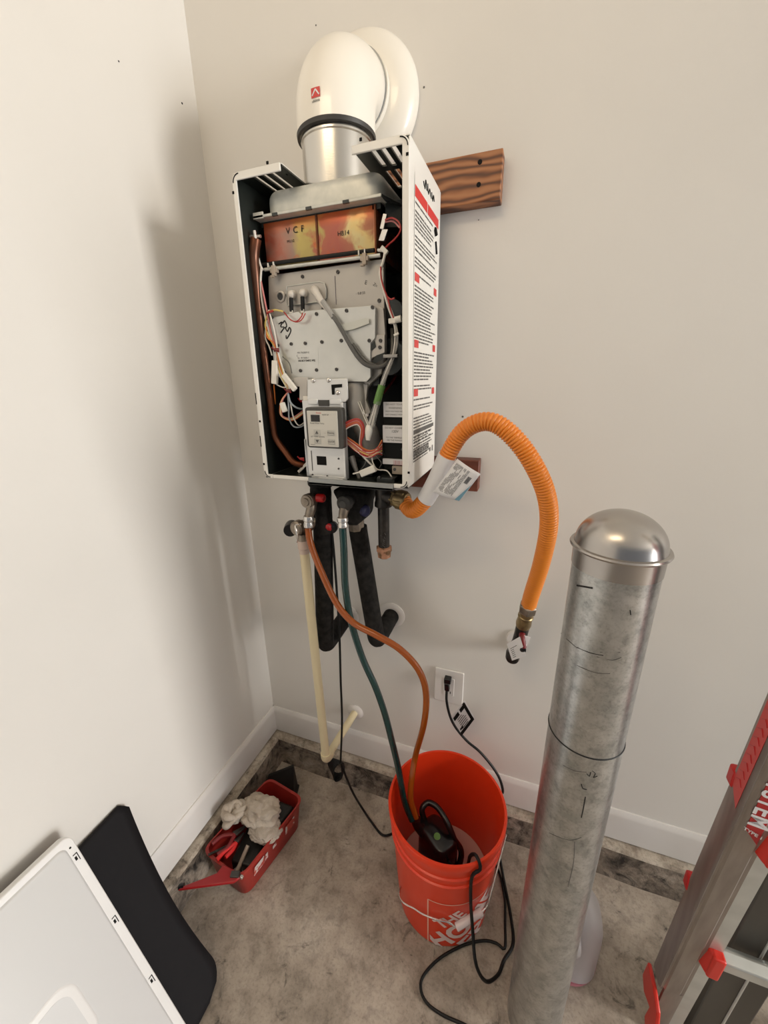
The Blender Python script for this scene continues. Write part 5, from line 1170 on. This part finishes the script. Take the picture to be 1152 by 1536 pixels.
# black dustpan-like piece behind the tray
bm = B(); q = [Z(396, 1180, .055), Z(428, 1154, .10), Z(436, 1172, .012), Z(428, 1188, .006), Z(405, 1192, .006)]
bm = B(); p = [V(.085, -.155, .003), V(.165, -.185, .003), V(.178, -.150, .003), V(.135, -.085, .003), V(.07, -.09, .003)]; top_ = V(.118, -.108, .085)
prism(bm, [V(.070, -.170, .002), V(.155, -.178, .002), V(.180, -.155, .002), V(.165, -.110, .002), V(.075, -.105, .002)], (0, 0, .006))
bl = [bm.verts.new(v) for v in (V(.070, -.168, .006), V(.172, -.158, .006), V(.160, -.112, .006), V(.078, -.108, .006))]; tl = [bm.verts.new(v) for v in (V(.060, -.150, .050), V(.150, -.112, .095), V(.147, -.106, .097), V(.058, -.140, .052))]
for i in range(4): bm.faces.new((bl[i], bl[(i+1) % 4], tl[(i+1) % 4], tl[i]))
bm.faces.new(bl[::-1]); bm.faces.new(tl)
solo('black_dustpan', bm, M['toolblack'], 'black plastic dustpan in the corner behind the red tool tray', 'dustpan')

# ------------------------------------------------------------------ black foam pad leaning on the left wall
bm = B(); rows = []; NU, NV = 48, 22
yR, yL = -.578, -1.02
for i in range(NU+1):
    u = i/NU; s = u*.515; row = []
    xx_ = .006+.250*(u**1.12); zz = .462*(1-u)**.98+.004+.0
    inset = .0
    r = .055
    if u > 1-r/.515: q = (u-(1-r/.515))/(r/.515); inset = r*(1-math.sqrt(max(0, 1-q*q)))
    if u < .04: inset = .018*(1-u/.04)
    for j in range(NV+1):
        v = j/NV; y = yR-inset-.028*u-.03*math.sin(PI*u)*(-1)*(.0)+(yL-yR+inset)*v
        y += -.018*math.sin(PI*u)*(1-v)
        row.append(bm.verts.new((xx_+.006*math.sin(u*5+v*3), y, zz+.003)))
    rows.append(row)
for a, b in zip(rows, rows[1:]):
    for j in range(NV): bm.faces.new((a[j], a[j+1], b[j+1], b[j]))
PD = solo('foam_pad', bm, M['pad'], 'thin black foam pad leaning on the left wall behind the white cover', 'pad', solid=.009)
# white front cover of the heater leaning on the wall
CVR = thing('heater_cover', 'white sheet-metal front cover leaning on the left wall in front of the black pad', 'cover', (.27, -.89, .002))
top = V(.030, -.712, .556); dn = V(.240, -.012, -.545).normalized(); lf = V(0, -1, 0); lf = (lf-dn*lf.dot(dn)).normalized(); nm = lf.cross(dn)
if nm.x < 0: nm = -nm
CW, CH = .357, .588; O_ = V(0, 0, 0)+top
def cpt_(u, v, h): return O_+lf*u+dn*v+nm*h     # u leftwards, v downwards, h out
def rring(x0, x1, y0, y1, r, h, n=6): return [cpt_(a, b, h) for a, b in rrect(x0, x1, y0, y1, r, n)]
def stack(bm, rs):
    rs = [[bm.verts.new(p) for p in r] for r in rs]
    for p, q in zip(rs, rs[1:]):
        for i in range(len(p)): bm.faces.new((p[i], p[(i+1) % len(p)], q[(i+1) % len(p)], q[i]))
    bm.faces.new(rs[0][::-1]); bm.faces.new(rs[-1])
bm = B(); stack(bm, [rring(0, CW, 0, CH, .016, 0), rring(0, CW, 0, CH, .016, .018), rring(.0015, CW-.0015, .0015, CH-.0015, .015, .0195)]); part('rim', bm, M['coverborder'], CVR, sharp=40)
bm = B(); stack(bm, [rring(.016, CW-.016, .012, CH-.012, .014, .019), rring(.018, CW-.018, .014, CH-.014, .013, .0225), rring(.021, CW-.021, .017, CH-.017, .011, .024)]); part('face_panel', bm, M['coverwhite'], CVR, sharp=60)
bm = B(); stack(bm, [rring(.098, .212, .205, .345, .034, .0235), rring(.100, .210, .207, .343, .033, .0252), rring(.103, .207, .210, .340, .031, .0258)]); part('raised_outline', bm, M['coverborder'], CVR, sharp=60)
bm = B(); stack(bm, [rring(.112, .198, .219, .331, .026, .0255), rring(.112, .198, .219, .331, .026, .0262)]); part('window_recess', bm, M['coverwhite'], CVR)
for v in (.040, .205, .37):
    bm = B()
    for (u0, u1, v0, v1) in ((.005, .0065, v, v+.018), (.005, .013, v, v+.002), (.0085, .0125, v+.006, v+.014)):
        q = [cpt_(a, b, .0198) for a, b in ((u0, v0), (u1, v0), (u1, v1), (u0, v1))]; bm.faces.new([bm.verts.new(p) for p in q])
    part('keyhole_slot', bm, M['ink'], CVR)
bm = B(); q = cpt_(.010, .024, .0192); cyl(bm, q, q+nm*.0008, .002, n=10); part('screw_hole', bm, M['ink'], CVR)

# ------------------------------------------------------------------ multi-position ladder
LX = 1.20
ld = -(_f + _r*((703-576)/F_PX) - _u*((2108-768)/F_PX)).normalized()      # direction of the leaning rails
QL = X(1043, 1298, LX); LB = QL-ld*(QL.z/ld.z)
def off(p): return p-(QL+ld*((p.z-QL.z)/ld.z))
rg_ = X(1074, 1298, LX); yr = off(rg_).y
LD = thing('ladder', 'aluminium multi-position ladder with red fittings standing at the right', 'ladder', LB)
fw = V(0, yr, 0); rt_ = V(1, 0, 0)
m1 = off(Y(1117, 1298, rg_.y)).x; m2 = off(Y(1128, 1298, rg_.y)).x; m3 = off(Y(1159, 1298, rg_.y)).x
def rail(prof, m, name, par, l0=0, l1=1.5, **k):
    """prof: list of (across x, forward fraction of the face depth)"""
    bm = B(); A = LB+ld*l0; prism(bm, [A+rt_*x+fw*f for x, f in prof], ld*(l1-l0)); return part(name, bm, m, par, **k)
def at_l(z): return LB+ld*((z-LB.z)/ld.z)
def XL(px, py):
    p = X(px, py, LX)
    for _ in range(6): p = X(px, py, at_l(p.z).x)
    return p
OR = rail([(0, 0), (0, .88), (.003, 1.0), (.006, .93), (.009, .93), (.012, 1.0), (m1, 1.0), (m1+.003, .93), (m2, .93), (m2, .80), (.006, .80), (.006, .0)], M['ladalu'], 'outer_rail', LD, l0=XL(980, 1440).z/ld.z)
rail([(m1*.32, .97), (m1, 1.0), (m2, .93), (m2, .80), (m1*.32, .80)], M['ladalu'], 'lower_rail', LD, l1=XL(980, 1440).z/ld.z)
IR = rail([(m2, .86), (m3, .86), (m3, .1), (m3-.004, .1), (m3-.004, .80), (m2, .80)], M['ladlight'], 'inner_rail', LD)
# labels on the rail
bm = B(); A0, A1 = at_l(XL(1100, 1190).z), at_l(1.30)
prism(bm, [A0+fw*.16+V(-.0006, 0, .012), A0+fw*.80+V(-.0006, 0, -.012), A1+fw*.80+V(-.0006, 0, 0), A1+fw*.16+V(-.0006, 0, 0)], (.0004, 0, 0)); RL = part('red_label', bm, M['labelred2'], LD)
bm = B()
for k in range(16): 
    p = A0+ld*(.03+.018*k)+fw*.25+V(-.0009, 0, 0); tube(bm, [p, p+fw*.2+ld*.006, p+fw*.42-ld*.002], .0006, n=5, smooth=False)
part('label_print', bm, M['labelred'], RL)['kind'] = 'stuff'
zl = Y(1126, 1255, rg_.y).z; p0 = at_l(zl)+fw*1.0
bm = B(); _a, _b, _c = Y(1112, 1230, rg_.y), Y(1139, 1230, rg_.y), Y(1126, 1256, rg_.y); q0, q1 = at_l(_a.z)+fw+V(off(_a).x, -.0006, 0), at_l(_c.z)+fw+V(off(_b).x, -.0006, 0)
q2_, q3_ = q1+ld*.5, q0+ld*.5; prism(bm, [q0, q1, q2_, q3_], (0, .0004, 0)); WL = part('name_label', bm, M['labelred'], LD)
bm = B(); wl = (q1-q0).length; cx_ = lambda s, a: q0+(q1-q0)*a+ld*s
tx = -ld; ty = V(1, 0, 0)
# reading direction runs down the rail
part('name_lettering', text_bm('SYSTEM', wl*1.0, cx_(.026, .50), tx, ty, .0006, align='RIGHT', off=wl*.02, shear=.15), M['paper'], WL)
part('type_lettering', text_bm('TYPE 1', wl*.26, cx_(.010, .5), V(1, 0, -.45), ld, .0008, off=.0003), M['paper'], WL)
# rung, caps
c = Y(1066, 1453, rg_.y); RZ = c.z-.032; base_ = at_l(RZ)+fw*.86
def cap_at(z):
    b_ = at_l(z)+fw*.84; bm = B(); prism(bm, [b_+V(m2-.004, 0, -.030), b_+V(m2-.004, 0, .022), b_+V(m2+.006, -.016, .030), b_+V(m2+.006, -.016, -.036)], (.0, .02, 0)); obox(bm, b_+V(m2+.014, -.006, -.004), V(.010, 0, -.001), V(0, .013, 0), V(0, -.002, .032)); part('rung_cap', bm, M['ladred'], LD, bevel=.004, seg=3)
RZ2 = Y(1150, 1266, rg_.y).z+.010
RZS = [RZ+(RZ2-RZ)*k for k in range(6) if RZ+(RZ2-RZ)*k < 1.42]
for z in RZS: cap_at(z)
for z in RZS:
    b_ = at_l(z)+fw*.72; bm = B(); prism(bm, [b_+V(m2+.02, -.012, -.018), b_+V(m2+.02, -.016, .010), b_+V(m2+.02, .004, .018), b_+V(m2+.02, .016, .010), b_+V(m2+.02, .014, -.016)], (.34, 0, 0)); part('rung', bm, M['ladlight'], LD, bevel=.003)
b_ = LB+V(.0, 0, 0)
# right-hand rails (mostly outside the photo) so that the ladder is complete
bm = B(); A = LB; prism(bm, [A+rt_*(x+.0)+fw*f for x, f in ((m2+.36, .86), (m2+.385, .86), (m2+.385, .1), (m2+.36, .1))], ld*1.5); part('inner_rail', bm, M['ladlight'], LD, bevel=.002)
bm = B(); prism(bm, [A+rt_*x+fw*f for x, f in ((m2+.385, 1.0), (m2+.385, 0), (m2+.44, 0), (m2+.44, 1.0))], ld*1.5); part('outer_rail', bm, M['ladalu'], LD, bevel=.003)
# rear section
RB_ = LB+V(0, .015, 0); xr = off(Y(1099, 1447, rg_.y+.05)).x; rd = (ld+V(0, .03, 0)).normalized()
for x0 in (xr, xr+.34):
    bm = B(); prism(bm, [RB_+V(x0, -.03, 0), RB_+V(x0+.085, -.03, 0), RB_+V(x0+.085, .035, 0), RB_+V(x0, .035, 0)], rd*1.42); part('rear_rail', bm, M['laddark'], LD, bevel=.003)
bm = B(); tube(bm, [RB_+V(xr+.045, -.031, 0), RB_+V(xr+.045, -.031, 0)+rd*1.4], .0022, n=8, smooth=False); part('rail_ridge', bm, M['ladlight'], LD)
for px, py in ((1097, 1163), (1030, 1320)):
    p = XL(px, py); bm = B(); obox(bm, p+V(.010, .0, 0), V(.012, 0, 0), V(0, .010, 0), V(0, 0, .016)); part('rear_rung_cap', bm, M['red'], LD, bevel=.004, seg=2)
for px, py in ((1127, 1384), (1152, 1445)):
    p = Y(px, py, RB_.y-.032); bm = B(); lathe(bm, p, (0, -1, 0), [(0, .006), (.001, .006)], 12); part('rail_hole', bm, M['ink'], LD)
# red foot
fp = [XL(*q) for q in ((976, 1444), (968, 1462), (970, 1490), (978, 1512), (971, 1524), (972, 1560), (987, 1560), (990, 1520), (984, 1480))]
bm = B(); prism(bm, [V(p.x-.006, p.y, max(p.z, .001)) for p in fp], (.008, 0, 0)); part('rubber_foot', bm, M['ladred'], LD, bevel=.003, label='red foot at the base of the left rail')
